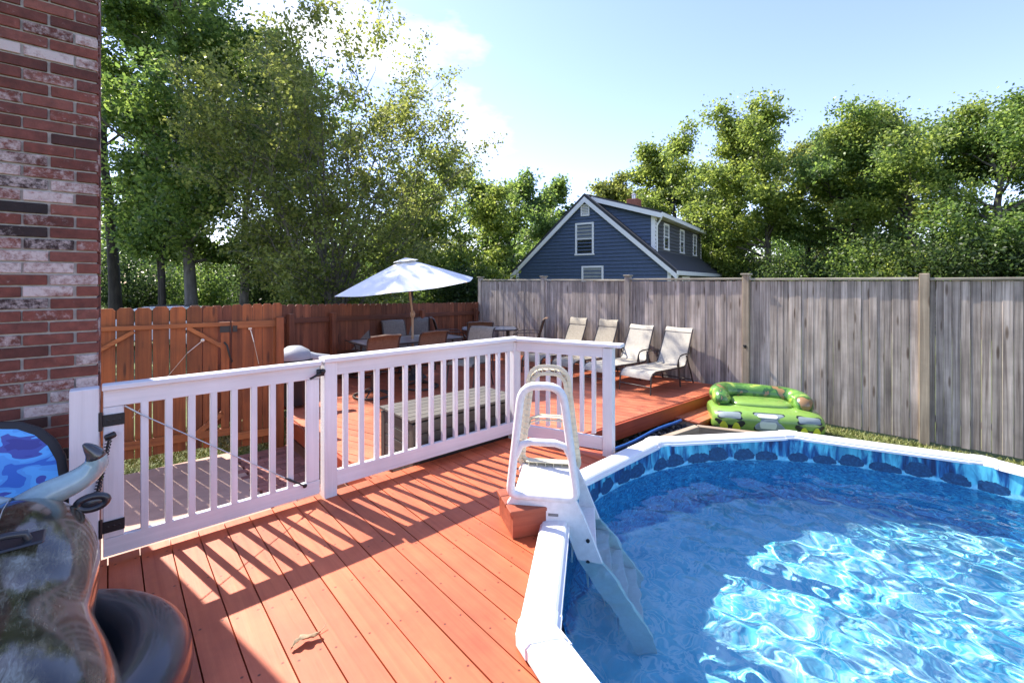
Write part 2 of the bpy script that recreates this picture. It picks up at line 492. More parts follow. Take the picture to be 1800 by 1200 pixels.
pool_deck = empty('pool_deck', HN, RA); tag(pool_deck, 'red stained board deck beside the round pool', 'deck', kind='structure')
bpy.context.view_layer.update()
EB = Vector((0.87, 4.09, 0))                                     # end post of the railing
ang_d = math.atan2(dv.y, dv.x)
cd, sd_ = math.cos(ang_d), math.sin(ang_d)
def to_l(p): return (p[0]*cd + p[1]*sd_, -p[0]*sd_ + p[1]*cd)
pool_edges = []
for k in range(10):
    a, b_ = pv(k, 2.24), pv(k+1, 2.24)
    pool_edges.append((to_l(a), to_l(b_)))
pcl = to_l(PC)
def pool_cut(q, vm):
    best = None
    for (a, b_) in pool_edges:
        if (a[1]-vm)*(b_[1]-vm) < 0:
            t = (vm-a[1])/(b_[1]-a[1]); u = a[0] + (b_[0]-a[0])*t
            if best is None or u < best[0]: best = (u, a, b_)
    if best is None: return q
    _, a, b_ = best
    ex, ey = b_[0]-a[0], b_[1]-a[1]; nx, ny = ey, -ex
    if nx*(pcl[0]-a[0]) + ny*(pcl[1]-a[1]) < 0: nx, ny = -nx, -ny
    return clip(q, nx, ny, nx*a[0] + ny*a[1])
pd_poly = [S(-2.3, .06), S(3.06, .06), (CN + rv*.06 + nv*.03), EB + Vector((.12, .0, 0)), EB + Vector((.62, -.2, 0)), Vector((2.3, -1.2, 0)), Vector((-1.0, -2.2, 0)), Vector((-4.6, -.5, 0))]
boards(pool_deck, [(p.x, p.y) for p in pd_poly], ang_d, .1395, 0, .035, DECK, cutter=pool_cut)
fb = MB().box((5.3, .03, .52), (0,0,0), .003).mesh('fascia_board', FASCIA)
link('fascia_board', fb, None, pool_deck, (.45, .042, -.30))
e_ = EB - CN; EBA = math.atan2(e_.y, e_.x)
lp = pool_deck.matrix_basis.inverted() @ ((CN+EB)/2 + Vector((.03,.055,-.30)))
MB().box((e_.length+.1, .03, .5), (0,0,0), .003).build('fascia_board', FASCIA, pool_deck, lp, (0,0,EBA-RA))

main_deck = empty('main_deck', S(1.8, .09, ZM), RA); tag(main_deck, 'large lower red stained deck holding the patio furniture', 'deck', kind='structure')
bpy.context.view_layer.update()
GF0 = Vector((5.41, 5.97, 0)); GFD = Vector((-1.559, 1.506, 0)); gfu = GFD.normalized(); GFA = math.atan2(gfu.y, gfu.x)
GFEND = GF0 + GFD*4.0
BF0 = Vector((-4.5, 6.35, 0)); BF1 = GFEND + Vector((-.05, 0, 0)); bfu = (BF1-BF0).normalized(); BFA = math.atan2(bfu.y, bfu.x)
fr = GF0 + GFD*1.118 + Vector((-.04, -.03, 0))
md_poly = [S(1.8, .09), fr + rv*.0, GFEND + Vector((.08,-.12,0)), BF0 + bfu*1.62 + Vector((.08,-.05,0)), S(1.8, 3.0)]
# the deck's front runs from the railing to the grey fence
boards(main_deck, [(p.x, p.y) for p in md_poly], EBA + math.pi, .1395, ZM, .035, DECK2)
fl = (md_poly[1] - md_poly[0]).length; fa = math.atan2(md_poly[1].y-md_poly[0].y, md_poly[1].x-md_poly[0].x)
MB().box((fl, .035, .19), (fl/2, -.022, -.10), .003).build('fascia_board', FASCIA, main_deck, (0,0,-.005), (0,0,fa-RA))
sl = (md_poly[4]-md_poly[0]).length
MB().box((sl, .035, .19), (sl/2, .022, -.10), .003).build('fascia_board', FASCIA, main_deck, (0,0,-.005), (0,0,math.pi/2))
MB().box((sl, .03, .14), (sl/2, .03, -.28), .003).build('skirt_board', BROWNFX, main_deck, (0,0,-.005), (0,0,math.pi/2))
for k in range(5):
    MB().box((.09,.09,.36), (0,0,0), .004).build('support_post', RAWW, main_deck, (.4 + k*1.25, .12, -.21))

# low step in front of the main deck, by the fence
st = empty('low_step', S(6.15, -.40, ZG), RA, 'low red step of three boards in front of the lower deck', 'step')
sm = MB().box((1.25, .134, .03), (0,0,0), .004).mesh('step_board', DECK2)
for k in range(3): link('step_board', sm, None, st, (.55, .05 + k*.14, .19))
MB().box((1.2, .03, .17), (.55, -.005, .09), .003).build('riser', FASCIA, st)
MB().box((.03, .36, .17), (-.04, .19, .09), .003).build('end_board', RAWW, st)

# ------------------------------------------------------------------ brick chimney
def brick_mat(island):
    m, nt, N_, L, b = base('brick_islands' if island else 'brick')
    if island:
        ge = nt.nodes.new('ShaderNodeNewGeometry'); rnd = ge.outputs['Random Per Island']
        v = coords(nt, (1,1,1), False)
    else:
        oi = nt.nodes.new('ShaderNodeObjectInfo'); rnd = oi.outputs['Random']; v = coords(nt)
    body = ramp(nt, [(0, (.013,.012,.013)), (0.06, (.04,.02,.018)), (0.09, (.085,.029,.022)), (0.3, (.15,.048,.034)), (0.55, (.19,.061,.043)), (0.8, (.135,.048,.038)), (1, (.23,.085,.062))], rnd)
    f = noise(nt, v, 38, 8, 0.75)
    mot = ramp(nt, [(0.3, (.55,.55,.55)), (0.7, (1.25,1.2,1.2))], noise(nt, v, 16, 6, 0.7))
    col = mixrgb(nt, 1.0, body.outputs[0], mot.outputs[0], 'MULTIPLY')
    # lime bloom, heavy on some bricks
    frac = node(nt, 'ShaderNodeMath', operation='FRACT'); mu = node(nt, 'ShaderNodeMath', operation='MULTIPLY'); L.new(rnd, mu.inputs[0]); mu.inputs[1].default_value = 17.3
    L.new(mu.outputs[0], frac.inputs[0])
    pw = ramp(nt, [(0.0, (0.38,)*3), (0.5, (0.43,)*3), (0.68, (0.52,)*3), (0.85, (0.66,)*3), (1.0, (0.86,)*3)], frac.outputs[0])
    sb = node(nt, 'ShaderNodeMath', operation='ADD'); L.new(f, sb.inputs[0]); L.new(pw.outputs[0], sb.inputs[1])
    big = noise(nt, v, 7, 3, 0.6)
    s2 = node(nt, 'ShaderNodeMath', operation='MULTIPLY_ADD'); L.new(big, s2.inputs[0]); s2.inputs[1].default_value = 0.5; L.new(sb.outputs[0], s2.inputs[2])
    wh = ramp(nt, [(0.0, (0,0,0)), (1.0, (1,1,1))], s2.outputs[0])
    mr = node(nt, 'ShaderNodeMapRange'); mr.inputs['From Min'].default_value = 1.31; mr.inputs['From Max'].default_value = 1.58
    L.new(s2.outputs[0], mr.inputs['Value'])
    col = mixrgb(nt, mr.outputs[0], col, (.50,.44,.42))
    L.new(col, b.inputs['Base Color']); b.inputs['Roughness'].default_value = .85
    bump(nt, f, b, 0.7, 0.006)
    return m
BRK, BRKI = brick_mat(False), brick_mat(True)
CHC = Vector((-2.50, 2.75, 0))
chim = empty('brick_chimney', CHC + Vector((0,0,ZG)), RA, 'tall red brick chimney with white bloom and a few black bricks', 'chimney')
MB().box((1.69, .69, 7.6), (-.853, .353, 3.8)).build('mortar_core', MORTAR, chim)
MB().box((.96, .9, .5), (-.85, .35, 7.8), .02).build('chimney_top', MORTAR, chim)
PX, PZ = .2137, .0677
full = MB().box((.203, .09, .057), (0,0,0), .003).mesh('brick', BRK)
half = MB().box((.0965, .09, .057), (0,0,0), .003).mesh('brick', BRK)
rest = MB()
for row in range(112):
    z = .035 + row*PZ; near = row < 64
    x = 0.0
    if row % 2 == 0: segs = [(.0965, -.0965/2)]; x = -.107
    else: segs = []
    while x > -1.62: segs.append((.203, x-.1015)); x -= PX
    for (w, cx) in segs:
        yy = .045 - .006 + random.uniform(-.002, .002)
        if near and cx > -.72 and row > 3:
            link('brick', half if w < .1 else full, None, chim, (cx + random.uniform(-.003,.003), yy, z + random.uniform(-.0015,.0015)), (random.uniform(-.006,.006), 0, random.uniform(-.006,.006)))
        else: rest.box((w, .09, .057), (cx, yy, z))
    y = .10 if row % 2 else .20
    if row % 2 == 0: rest.box((.09, .0965, .057), (-.039, .095+.05, z))
    while y < .69:
        ln = min(.203, .70-y); rest.box((.09, ln, .057), (-.039, y+ln/2, z)); y += ln+.0107
o = rest.build('brickwork', BRKI, chim); o['kind'] = 'stuff'

# ------------------------------------------------------------------ fences
def dogear(w, h, th, ear):
    return MB().prism([(-w/2, 0), (w/2, 0), (w/2, h-ear), (w/2-ear*.9, h), (-w/2+ear*.9, h), (-w/2, h-ear)], -th/2, th/2, Matrix.Rotation(R(90), 4, 'X'))
# stained gate and panel across the patio
F0 = Vector((-4.47, 4.90, ZG)); F1 = Vector((-2.96, 5.83, ZG)); fu = (F1-F0); FL = fu.length; FA = math.atan2(fu.y, fu.x)
wg = empty('wooden_gate', F0, FA, 'orange stained picket gate with diagonal braces beside the brick chimney', 'gate')
pk = dogear(.146, 1.675, .018, .03).mesh('picket', ORANGE)
x = -.62
pit = 0.157
for k in range(12):
    xx = -.55 + k*pit
    if xx + .07 > 1.23: break
    link('picket', pk, None, wg, (xx, .012, .16 + random.uniform(-.008,.008)))
MB().box((1.9, .04, .05), (.27, -.022, 1.615), .004).build('top_rail', ORANGEX, wg)
MB().box((1.9, .04, .09), (.27, -.022, .32), .004).build('bottom_rail', ORANGEX, wg)
MB().box((.085, .04, 1.22), (1.17, -.0235, .978), .004).build('stile', ORANGE, wg)
MB().box((.05, .04, 1.22), (-.02, -.0235, .978), .004).build('stile', ORANGE, wg)
MB().box((.42, .035, .045), (.14, -.023, 1.46), .004, (0, R(-33), 0)).build('brace', ORANGEX, wg)
MB().box((.42, .035, .045), (.97, -.023, 1.47), .004, (0, R(36), 0)).build('brace', ORANGEX, wg)
MB().box((.34, .035, .06), (1.02, -.026, .45), .004, (0, R(-38), 0)).build('brace', ORANGEX, wg)
hg = MB(); hg.box((.10,.008,.075), (1.165, -.048, 1.555), .002); hg.box((.012,.016,.085), (1.222,-.05,1.555)); hg.build('hinge', BLACK, wg)
MB().tube([(1.16,-.06,1.40),(1.19,-.085,1.36),(1.215,-.085,1.24),(1.24,-.06,1.16)], .011, 8).build('latch_handle', BLACK, wg, smooth=60)
cb = MB(); cb.tube([(.93,-.03,1.42),(.80,-.03,1.30)], .006, 6); cb.tube([(.80,-.03,1.30),(.30,-.028,.62)], .0028, 5)
cb.lathe([(.014,-.003),(.020,0),(.014,.003)], 12, Matrix.Translation((.945,-.03,1.435)) @ Matrix.Rotation(R(90),4,'X'))
cb.build('brace_cable', STEEL, wg, smooth=60)
fp = empty('fence_panel', F0 + (fu/FL)*1.235, FA, 'short orange stained picket panel with square post next to covered grill', 'fence')
pk2 = dogear(.104, 1.75, .018, .022).mesh('picket', ORANGE)
for k in range(5): link('picket', pk2, None, fp, (.055 + k*.110, .012, .10 + random.uniform(-.006,.006)))
MB().box((.57,.04,.085), (.285,-.022,1.60), .004).build('rail', ORANGEX, fp)
MB().box((.57,.04,.085), (.285,-.022,.24), .004).build('rail', ORANGEX, fp)
MB().box((.088,.088,1.68), (.52,-.068,.84), .005).build('post', ORANGE, fp)
hg = MB(); hg.box((.05,.008,.075), (.035,-.047,1.555), .002); hg.build('hinge_leaf', BLACK, fp)
cb = MB(); cb.tube([(.20,-.03,1.53),(.235,-.03,1.38)], .006, 6); cb.tube([(.235,-.03,1.38),(.29,-.03,1.10)], .003, 5)
cb.lathe([(.014,-.003),(.020,0),(.014,.003)], 12, Matrix.Translation((.195,-.03,1.55)) @ Matrix.Rotation(R(90),4,'X'))
cb.build('brace_cable', STEEL, fp, smooth=60)
bpy.context.view_layer.update()

# long brown fence at the back
bf = empty('picket_fence', BF0 + Vector((0,0,ZG)), BFA, 'long brown stained dog-ear picket fence behind the dining table', 'fence')
BL = (BF1-BF0).length; nb = int(BL/.1415)
pkb = dogear(.138, 1.74, .018, .028).mesh('picket', BROWNF)
for k in range(nb):
    t = (k+.5)/nb
    link('picket', pkb, None, bf, (t*BL, .012, .05 - .20*t + random.uniform(-.006,.006)))
for (za) in (1.52, .88, .25):
    rail = MB().box((BL, .045, .085), (0,0,0), .004)
    rail.build('rail', BROWNFX, bf, (BL/2, -.022, za-.10), (0, math.atan2(.20, BL), 0))
for q in (580, 737, 832, 505):
    a = (q-900)/800
    t = -(BF0.x - a*BF0.y)/(bfu.x - a*bfu.y)
    MB().box((.09, .09, 1.66), (0,0,.83), .005).build('post', BROWNF, bf, (t, -.092, -.02 - .2*t/BL))

# weathered tall board fence on the right
gf = empty('board_fence', GF0 + Vector((0,0,ZG)), GFA, 'tall weathered grey cedar board fence with capped posts', 'fence')
SP = GFD.length
gbm = [MB().box((w_, .018, 2.10), (0,0,1.05), .003).mesh('board', GREY) for w_ in (.076, .084, .092)]
gfa_back = 1                                                     # boards face the pool: local +y is the pool side
for seg in range(-2, 4):
    x0 = seg*SP + .055; x1 = (seg+1)*SP - .055; x = x0
    while x < x1 + .03:
        i = random.randrange(3); w_ = (.076,.084,.092)[i]
        link('board', gbm[i], None, gf, (x + w_/2, .0 + random.uniform(-.003,.003), .035 + random.uniform(0,.012)), (0,0,random.uniform(-.012,.012)))
        x += w_ + random.choice((.001,.002,.002,.004))
    MB().box((SP-.105, .085, .035), (0,0,0), .006).build('cap_rail', GREYX, gf, ((x0+x1)/2, .0, 2.172 + random.uniform(-.012,.006)), (0, random.uniform(-.006,.006), 0))
    MB().box((SP-.105, .035, .08), (0,0,0), .004).build('back_rail', GREYX, gf, ((x0+x1)/2, -.028, 1.9))
    MB().box((SP-.105, .035, .08), (0,0,0), .004).build('back_rail', GREYX, gf, ((x0+x1)/2, -.028, .35))
for k in range(-2, 5):
    hgt = 2.235
    p = MB().box((.105, .105, hgt), (0,0,hgt/2), .006).build('post', POST if k < 2 else POSTG, gf, (k*SP, 0, 0))
    if k >= 1:
        MB().box((.145,.145,.03), (0,0,0), .006).build('post_cap', GREYX, p, (0,0,hgt+.015))
hk = MB(); hk.box((.03,.02,.05), (0,.062,1.07), .003); hk.tube([(0,.07,1.08),(0,.12,1.085),(0,.14,1.06)], .008, 6); hk.lathe([(.0,-.01),(.022,-.01),(.022,.01),(0,.01)], 10, Matrix.Translation((0,.11,1.09)))
hk.build('hose_hook', BLACK, gf, (1*SP, 0, 0), smooth=50)
bpy.context.view_layer.update()
def G2(s, n): return (S(s,n).x, S(s,n).y)
ga = []
a0, a1 = S(-1.6, 3.08), S(2.1, 3.08); ga.append([(a0.x,a0.y),(a1.x,a1.y),((a0+nv*1.6).x,(a0+nv*1.6).y)])
gq = GF0 - GFD*2.0; gq2 = GF0 + GFD*1.0; off = Vector((-gfu.y, gfu.x, 0))
ga.append([(gq.x,gq.y),(gq2.x,gq2.y),((gq+off*1.3).x,(gq+off*1.3).y)])
grass_patch('grass', ga, 52000, 'short yellow green grass at the foot of the fences')

# ------------------------------------------------------------------ white railing and gate
def baluster_mesh(z0, z1): return MB().box((.036, .036, z1-z0), (0,0,(z0+z1)/2), .003).mesh('baluster', W_PAINT)
gate = empty('railing_gate', HN, RA, 'white painted baluster gate with black strap hinges and a diagonal cable', 'gate')
MB().box((1.165, .088, .030), (.588, -.004, .972), .004).build('cap_rail', W_PAINTX, gate)
MB().box((1.155, .034, .094), (.588, 0, .909), .003).build('top_rail', W_PAINTX, gate)
MB().box((1.155, .034, .098), (.588, 0, .089), .003).build('bottom_rail', W_PAINTX, gate)
stile = MB().box((.088, .034, .72), (0,0,.50), .003).mesh('stile', W_PAINT)
link('stile', stile, None, gate, (.054, 0, 0)); link('stile', stile, None, gate, (1.118, 0, 0))
bal = baluster_mesh(.13, .87)
for k in range(8): link('baluster', bal, None, gate, (.188 + .112*k, .001, 0))
for zz in (.79, .205):
    h_ = MB(); h_.box((.098, .006, .064), (.052, -.022, zz), .002); h_.box((.04, .006, .074), (-.025, -.022, zz), .002); h_.tube([(0,-.028,zz-.05),(0,-.028,zz+.05)], .009, 8)
    for bx in (.03, .055, .08): h_.lathe([(0,.003),(.006,.0),(.006,-.004)], 8, Matrix.Translation((bx,-.026,zz)) @ Matrix.Rotation(R(90),4,'X'))
    h_.build('hinge', BLACK, gate, smooth=40)
l_ = MB(); l_.box((.05,.02,.05), (1.165,-.028,.905), .004); l_.tube([(1.165,-.04,.905),(1.12,-.06,.89),(1.085,-.06,.875)], .009, 8); l_.lathe([(0,-.02),(.016,-.012),(.02,0),(.016,.012),(0,.02)], 10, Matrix.Translation((1.178,-.042,.915)))
l_.build('latch', BLACK, gate, smooth=50)
c_ = MB(); c_.tube([(.10,-.03,.86),(.17,-.032,.80)], .005, 6); c_.tube([(.17,-.032,.80),(.93,-.032,.222)], .0032, 6); c_.build('brace_cable', STEEL, gate, smooth=60)
c_ = MB(); c_.tube([(.93,-.032,.222),(.96,-.034,.20),(1.05,-.034,.135)], [.004,.009,.004], 8); c_.lathe([(.009,-.003),(.015,0),(.009,.003)], 10, Matrix.Translation((1.06,-.03,.128)) @ Matrix.Rotation(R(90),4,'X'))
c_.build('turnbuckle', BLACK, gate, smooth=60)
sp_ = MB(); sp_.tube([(-.02+ .0, -.05, .38),(.035,-.055,.70)], .006, 6)
helix = [(-.02+.055*t + .013*math.cos(t*120), -.05-.005*t + .013*math.sin(t*120), .38+.32*t) for t in [i/160 for i in range(161)]]
sp_.tube(helix, .003, 5); sp_.box((.05,.03,.03), (.04,-.05,.71), .006, (0,R(-20),0)); sp_.box((.03,.03,.05), (-.022,-.045,.36), .006)
sp_.build('closer_spring', BLACK, gate, smooth=60)
gp = tag(MB().box((.118, .09, .99), (-.064, .015, .48), .004).build('gate_post', W_PAINT, None, HN, (0,0,RA)), 'white painted hinge post standing against the brick chimney', 'post')

rl = empty('deck_railing', S(1.235, 0), RA, 'white painted deck railing with square balusters turning a corner by ladder', 'railing')
X0 = 1.235; LA = (CN-HN).length - X0
MB().box((.09,.09,1.0), (0, 0, .49), .004).build('post', W_PAINT, rl)
MB().box((LA+.10, .14, .032), (LA/2+.0, .0, .990), .004).build('cap_rail', W_PAINTX, rl)
MB().box((LA-.05, .036, .10), (LA/2, -.01, .923), .003).build('top_rail', W_PAINTX, rl)
MB().box((LA-.09, .036, .115), (LA/2, -.01, .12), .003).build('bottom_rail', W_PAINTX, rl)
bal2 = baluster_mesh(.177, .874)
for k in range(14): link('baluster', bal2, None, rl, (1.352 - X0 + .1232*k, -.01, 0))
MB().box((.09,.09,.985), (LA, .01, .47), .004).build('post', W_PAINT, rl)
LB = e_.length; tb = EBA - RA
def RB(x, y, z): return Vector((LA, 0, 0)) + Vector((math.cos(tb)*x - math.sin(tb)*y, math.sin(tb)*x + math.cos(tb)*y, z))
MB().box((LB+.11, .14, .031), (0,0,0), .004).build('cap_rail', W_PAINTX, rl, RB(LB/2+.07, 0, .9865), (0,0,tb))
MB().box((LB-.06, .036, .10), (0,0,0), .003).build('top_rail', W_PAINTX, rl, RB(LB/2, -.01, .922), (0,0,tb))
MB().box((LB-.09, .036, .115), (0,0,0), .003).build('bottom_rail', W_PAINTX, rl, RB(LB/2, -.01, .10), (0,0,tb))
for k in range(7): link('baluster', bal2, None, rl, RB(.135 + k*(LB-.27)/6, -.01, 0), (0,0,tb))
MB().box((.092,.092,.985), (0,0,.47), .004).build('post', W_PAINT, rl, RB(LB, 0, 0), (0,0,tb))

# ------------------------------------------------------------------ the pool
pool = empty('swimming_pool', PC + Vector((0,0,-1.24)), 0, 'round above ground pool with white ten sided rim and blue rock print liner', 'pool')
ZP = 1.24
prof = [(PR+.01, .015), (PR+.012, .06), (PR-.005, .078), (PR-.10, .088), (PR-.145, .086), (PR-.158, .076), (PR-.160, .060), (PR-.175, .058), (PR-.177, .040)]
def ringpt(a, rad, z): return (rad*math.cos(a), rad*math.sin(a), z + ZP)
for k in range(10):
    a0, a1 = R(80+36*k), R(80+36*(k+1)); mb = MB(); m_ = len(prof)
    vs_ = [ringpt(a0, *p) for p in prof] + [ringpt(a1, *p) for p in prof]
    fs = [(i, i+1, m_+i+1, m_+i) for i in range(m_-1)] + [(m_-1, 0, m_, 2*m_-1), tuple(range(m_))[::-1], tuple(range(m_, 2*m_))]
    mb.add(vs_, fs).build('rim_cap', VINYLW, pool)
    mb = MB(); ai, an_ = R(80+36*(k-1)), a1
    st_ = []
    for w_, other in ((.085, ai), (0, None), (.085, an_)):
        row = []
        for (rad, z) in prof:
            rr = rad + (.006 if rad > PR-.1 else -.004); zz = z + (.004 if z > .03 else 0)
            p = Vector(ringpt(a0, rr, zz))
            if other is not None:
                q = Vector(ringpt(other, rr, zz)); p = p + (q-p).normalized()*w_
            row.append(tuple(p))
        st_.append(row)
    vs_ = sum(st_, []); fs = []
    for j in (0, 1):
        fs += [(j*m_+i, j*m_+i+1, (j+1)*m_+i+1, (j+1)*m_+i) for i in range(m_-1)]
    fs += [tuple(range(m_))[::-1], tuple(range(2*m_, 3*m_))]
    mb.add(vs_, fs).build('rim_joint', VINYLW, pool)

def liner_mat():
    m, nt, N_, L, b = base('pool_liner')
    t = nt.nodes.new('ShaderNodeTexCoord')
    sx = nt.nodes.new('ShaderNodeSeparateXYZ'); L.new(t.outputs['Object'], sx.inputs[0])
    M_ = lambda op, a, b_=None, c_=None: _math(nt, op, a, b_, c_)
    ang = M_('ARCTAN2', sx.outputs['Y'], sx.outputs['X'])
    u = M_('MULTIPLY', ang, 2.1); z = M_('SUBTRACT', sx.outputs['Z'], ZP)
    cv = nt.nodes.new('ShaderNodeCombineXYZ'); L.new(u, cv.inputs[0]); L.new(z, cv.inputs[1])
    uv = cv.outputs[0]
    # printed pebble ground, finely mottled
    vo = node(nt, 'ShaderNodeTexVoronoi'); vo.inputs['Scale'].default_value = 55; L.new(t.outputs['Object'], vo.inputs['Vector'])
    peb = ramp(nt, [(0, (.004,.065,.26)), (0.35, (.010,.17,.46)), (0.6, (.022,.30,.60)), (0.85, (.07,.44,.70)), (1, (.26,.64,.82))], vo.outputs['Color'])
    # the floor print is paler, with caustic lines of light painted over it in white
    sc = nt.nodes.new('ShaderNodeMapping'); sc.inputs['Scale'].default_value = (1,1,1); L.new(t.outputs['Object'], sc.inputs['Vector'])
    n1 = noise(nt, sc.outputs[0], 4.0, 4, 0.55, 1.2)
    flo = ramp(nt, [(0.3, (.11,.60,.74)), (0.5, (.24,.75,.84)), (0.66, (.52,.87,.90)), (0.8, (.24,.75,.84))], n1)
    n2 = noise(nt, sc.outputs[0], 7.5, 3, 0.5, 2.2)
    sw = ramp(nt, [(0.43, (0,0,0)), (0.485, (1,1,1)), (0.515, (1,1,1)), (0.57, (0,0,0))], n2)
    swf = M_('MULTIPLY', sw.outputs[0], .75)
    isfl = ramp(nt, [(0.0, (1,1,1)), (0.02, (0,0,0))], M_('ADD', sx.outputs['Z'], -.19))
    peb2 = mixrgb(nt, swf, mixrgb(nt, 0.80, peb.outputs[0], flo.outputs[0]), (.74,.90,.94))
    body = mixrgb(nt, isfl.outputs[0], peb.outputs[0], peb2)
    # waterfall and rock border between the rim and the waterline
    ms = nt.nodes.new('ShaderNodeMapping'); ms.inputs['Scale'].default_value = (14, 3.0, 1); L.new(uv, ms.inputs['Vector'])
    fall_n = noise(nt, ms.outputs[0], 1.0, 4, 0.6, 0.5)
    mg = nt.nodes.new('ShaderNodeMapping'); mg.inputs['Scale'].default_value = (3.4, .8, 1); L.new(uv, mg.inputs['Vector'])
    gate_n = noise(nt, mg.outputs[0], 1.0, 2, 0.5)
    fg = M_('MULTIPLY_ADD', gate_n, 1.1, M_('MULTIPLY', fall_n, 0.75))
    falls = ramp(nt, [(0.76, (.004,.022,.12)), (0.86, (.014,.12,.34)), (0.97, (.10,.46,.64))], M_('MULTIPLY', fg, 1.0))
    fine = ramp(nt, [(0.42, (.5,.6,.7)), (0.62, (1.35,1.3,1.15))], fall_n)
    falls_c = mixrgb(nt, 1.0, falls.outputs[0], fine.outputs[0], 'MULTIPLY')
    # boulders: one per cell along the wall, jittered
    cell = .235
    uc = M_('DIVIDE', u, cell); fl_ = M_('FLOOR', uc)
    wn_ = node(nt, 'ShaderNodeTexWhiteNoise'); wn_.noise_dimensions = '1D'; L.new(fl_, wn_.inputs['W'])
    wc = nt.nodes.new('ShaderNodeSeparateColor'); L.new(wn_.outputs['Color'], wc.inputs[0])
    fx = M_('SUBTRACT', M_('SUBTRACT', uc, fl_), M_('MULTIPLY_ADD', wc.outputs[0], .36, .32))
    ex = M_('DIVIDE', fx, M_('MULTIPLY_ADD', wc.outputs[1], .20, .36))
    zc = M_('MULTIPLY_ADD', wc.outputs[2], .025, -.138)
    ez = M_('DIVIDE', M_('SUBTRACT', z, zc), M_('MULTIPLY_ADD', wc.outputs[2], .035, .062))
    ez = M_('MAXIMUM', ez, M_('MULTIPLY', ez, -2.6))
    wob = M_('MULTIPLY', M_('SUBTRACT', noise(nt, uv, 17, 3, .6), .5), 1.5)
    dd = M_('ADD', M_('ADD', M_('MULTIPLY', ex, ex), M_('MULTIPLY', ez, ez)), wob)
    rk = ramp(nt, [(0.93, (1,1,1)), (1.0, (0,0,0))], dd)
    rockc = ramp(nt, [(0.3, (.006,.02,.07)), (0.55, (.010,.06,.17)), (0.75, (.03,.14,.28))], noise(nt, uv, 38, 5, .7))
    # foam line at the foot of the falls
    zz = M_('ADD', z, M_('MULTIPLY', M_('SUBTRACT', noise(nt, uv, 9, 3, .6), .5), .05))
    foam = ramp(nt, [(0.0, (0,0,0)), (0.45, (0,0,0)), (0.55, (1,1,1)), (0.9, (1,1,1)), (1.0, (0,0,0))], M_('MULTIPLY_ADD', zz, 11.0, 2.0))
    foamc = ramp(nt, [(0.3, (.10,.45,.68)), (0.7, (.32,.68,.82))], noise(nt, uv, 30, 4, .6))
    fband = ramp(nt, [(0.0, (0,0,0)), (0.25, (1,1,1)), (0.62, (1,1,1)), (0.85, (0,0,0))], M_('DIVIDE', M_('ADD', zz, .175), .075))
    bord = mixrgb(nt, fband.outputs[0], falls_c, foamc.outputs[0])
    bord = mixrgb(nt, rk.outputs[0], bord, rockc.outputs[0])
    isb = ramp(nt, [(0.49, (0,0,0)), (0.51, (1,1,1))], M_('MULTIPLY_ADD', zz, 10, 2.15))
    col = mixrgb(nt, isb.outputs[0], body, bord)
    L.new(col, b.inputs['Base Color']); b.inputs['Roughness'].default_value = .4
    return m
def _math(nt, op, a, b_=None, c_=None):
    n = nt.nodes.new('ShaderNodeMath'); n.operation = op
    for i, val in enumerate((a, b_, c_)):
        if val is None: continue
        if hasattr(val, 'links'): nt.links.new(val, n.inputs[i])
        else: n.inputs[i].default_value = val
    return n.outputs[0]
LINER = liner_mat()
mb = MB(); NW = 120; RW = 2.12
zs = [ZP+.05, ZP-.02, ZP-.2, ZP-.6, .30, .22, .185, .17]; rs_ = [RW, RW, RW, RW, RW, RW-.03, RW-.09, RW-.2]
for (zq, rq) in zip(zs, rs_):
    for k in range(NW):
        a = 2*math.pi*k/NW; mb.v.append((rq*math.cos(a), rq*math.sin(a), zq))
for i in range(len(zs)-1):
    for k in range(NW):
        k2 = (k+1) % NW; mb.f.append((i*NW+k, i*NW+k2, (i+1)*NW+k2, (i+1)*NW+k))
mb.f.append(tuple((len(zs)-1)*NW+k for k in range(NW)))
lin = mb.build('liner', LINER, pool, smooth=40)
ow = MB(); 
for zq in (ZP+.02, 0):
    for k in range(60):
        a = 2*math.pi*k/60; ow.v.append(((RW+.03)*math.cos(a), (RW+.03)*math.sin(a), zq))
for k in range(60): ow.f.append((k, (k+1) % 60, 60+(k+1) % 60, 60+k))
ow.build('outer_wall', plain('pool_wall_sheet', (.25,.30,.36), .4, .1), pool, smooth=180)
# water surface with real ripples
rng = np.random.default_rng(3)
NG = 320; RWt = 2.118
xs = np.linspace(-2.13, 2.13, NG); X, Y = np.meshgrid(xs, xs, indexing='ij')
Hh = np.zeros_like(X)
for i in range(36):
    lam = math.exp(rng.uniform(math.log(.10), math.log(.55))); an = rng.normal(R(35), .75) + (math.pi if rng.random() < .3 else 0)
    k = 2*math.pi/lam; ph = rng.uniform(0, 6.28)
    warp = .12*np.sin(1.7*X + 2.1*Y + i) + .09*np.sin(-2.3*X + 1.1*Y + 2*i)
    env = .6 + .4*np.sin(1.3*X*math.cos(i) + 1.3*Y*math.sin(i) + i)
    Hh += env*lam*.0040*np.sin(k*(X*math.cos(an) + Y*math.sin(an) + warp) + ph)
keep = X**2 + Y**2 <= RWt**2
idx = -np.ones(X.shape, int); idx[keep] = np.arange(keep.sum())
V = np.c_[X[keep], Y[keep], Hh[keep]]
q = np.stack([idx[:-1,:-1], idx[1:,:-1], idx[1:,1:], idx[:-1,1:]], -1).reshape(-1, 4)
q = q[(q >= 0).all(1)]
me = bpy.data.meshes.new('pool_water'); me.from_pydata(V.tolist(), [], q.tolist()); me.polygons.foreach_set('use_smooth', [True]*len(q))
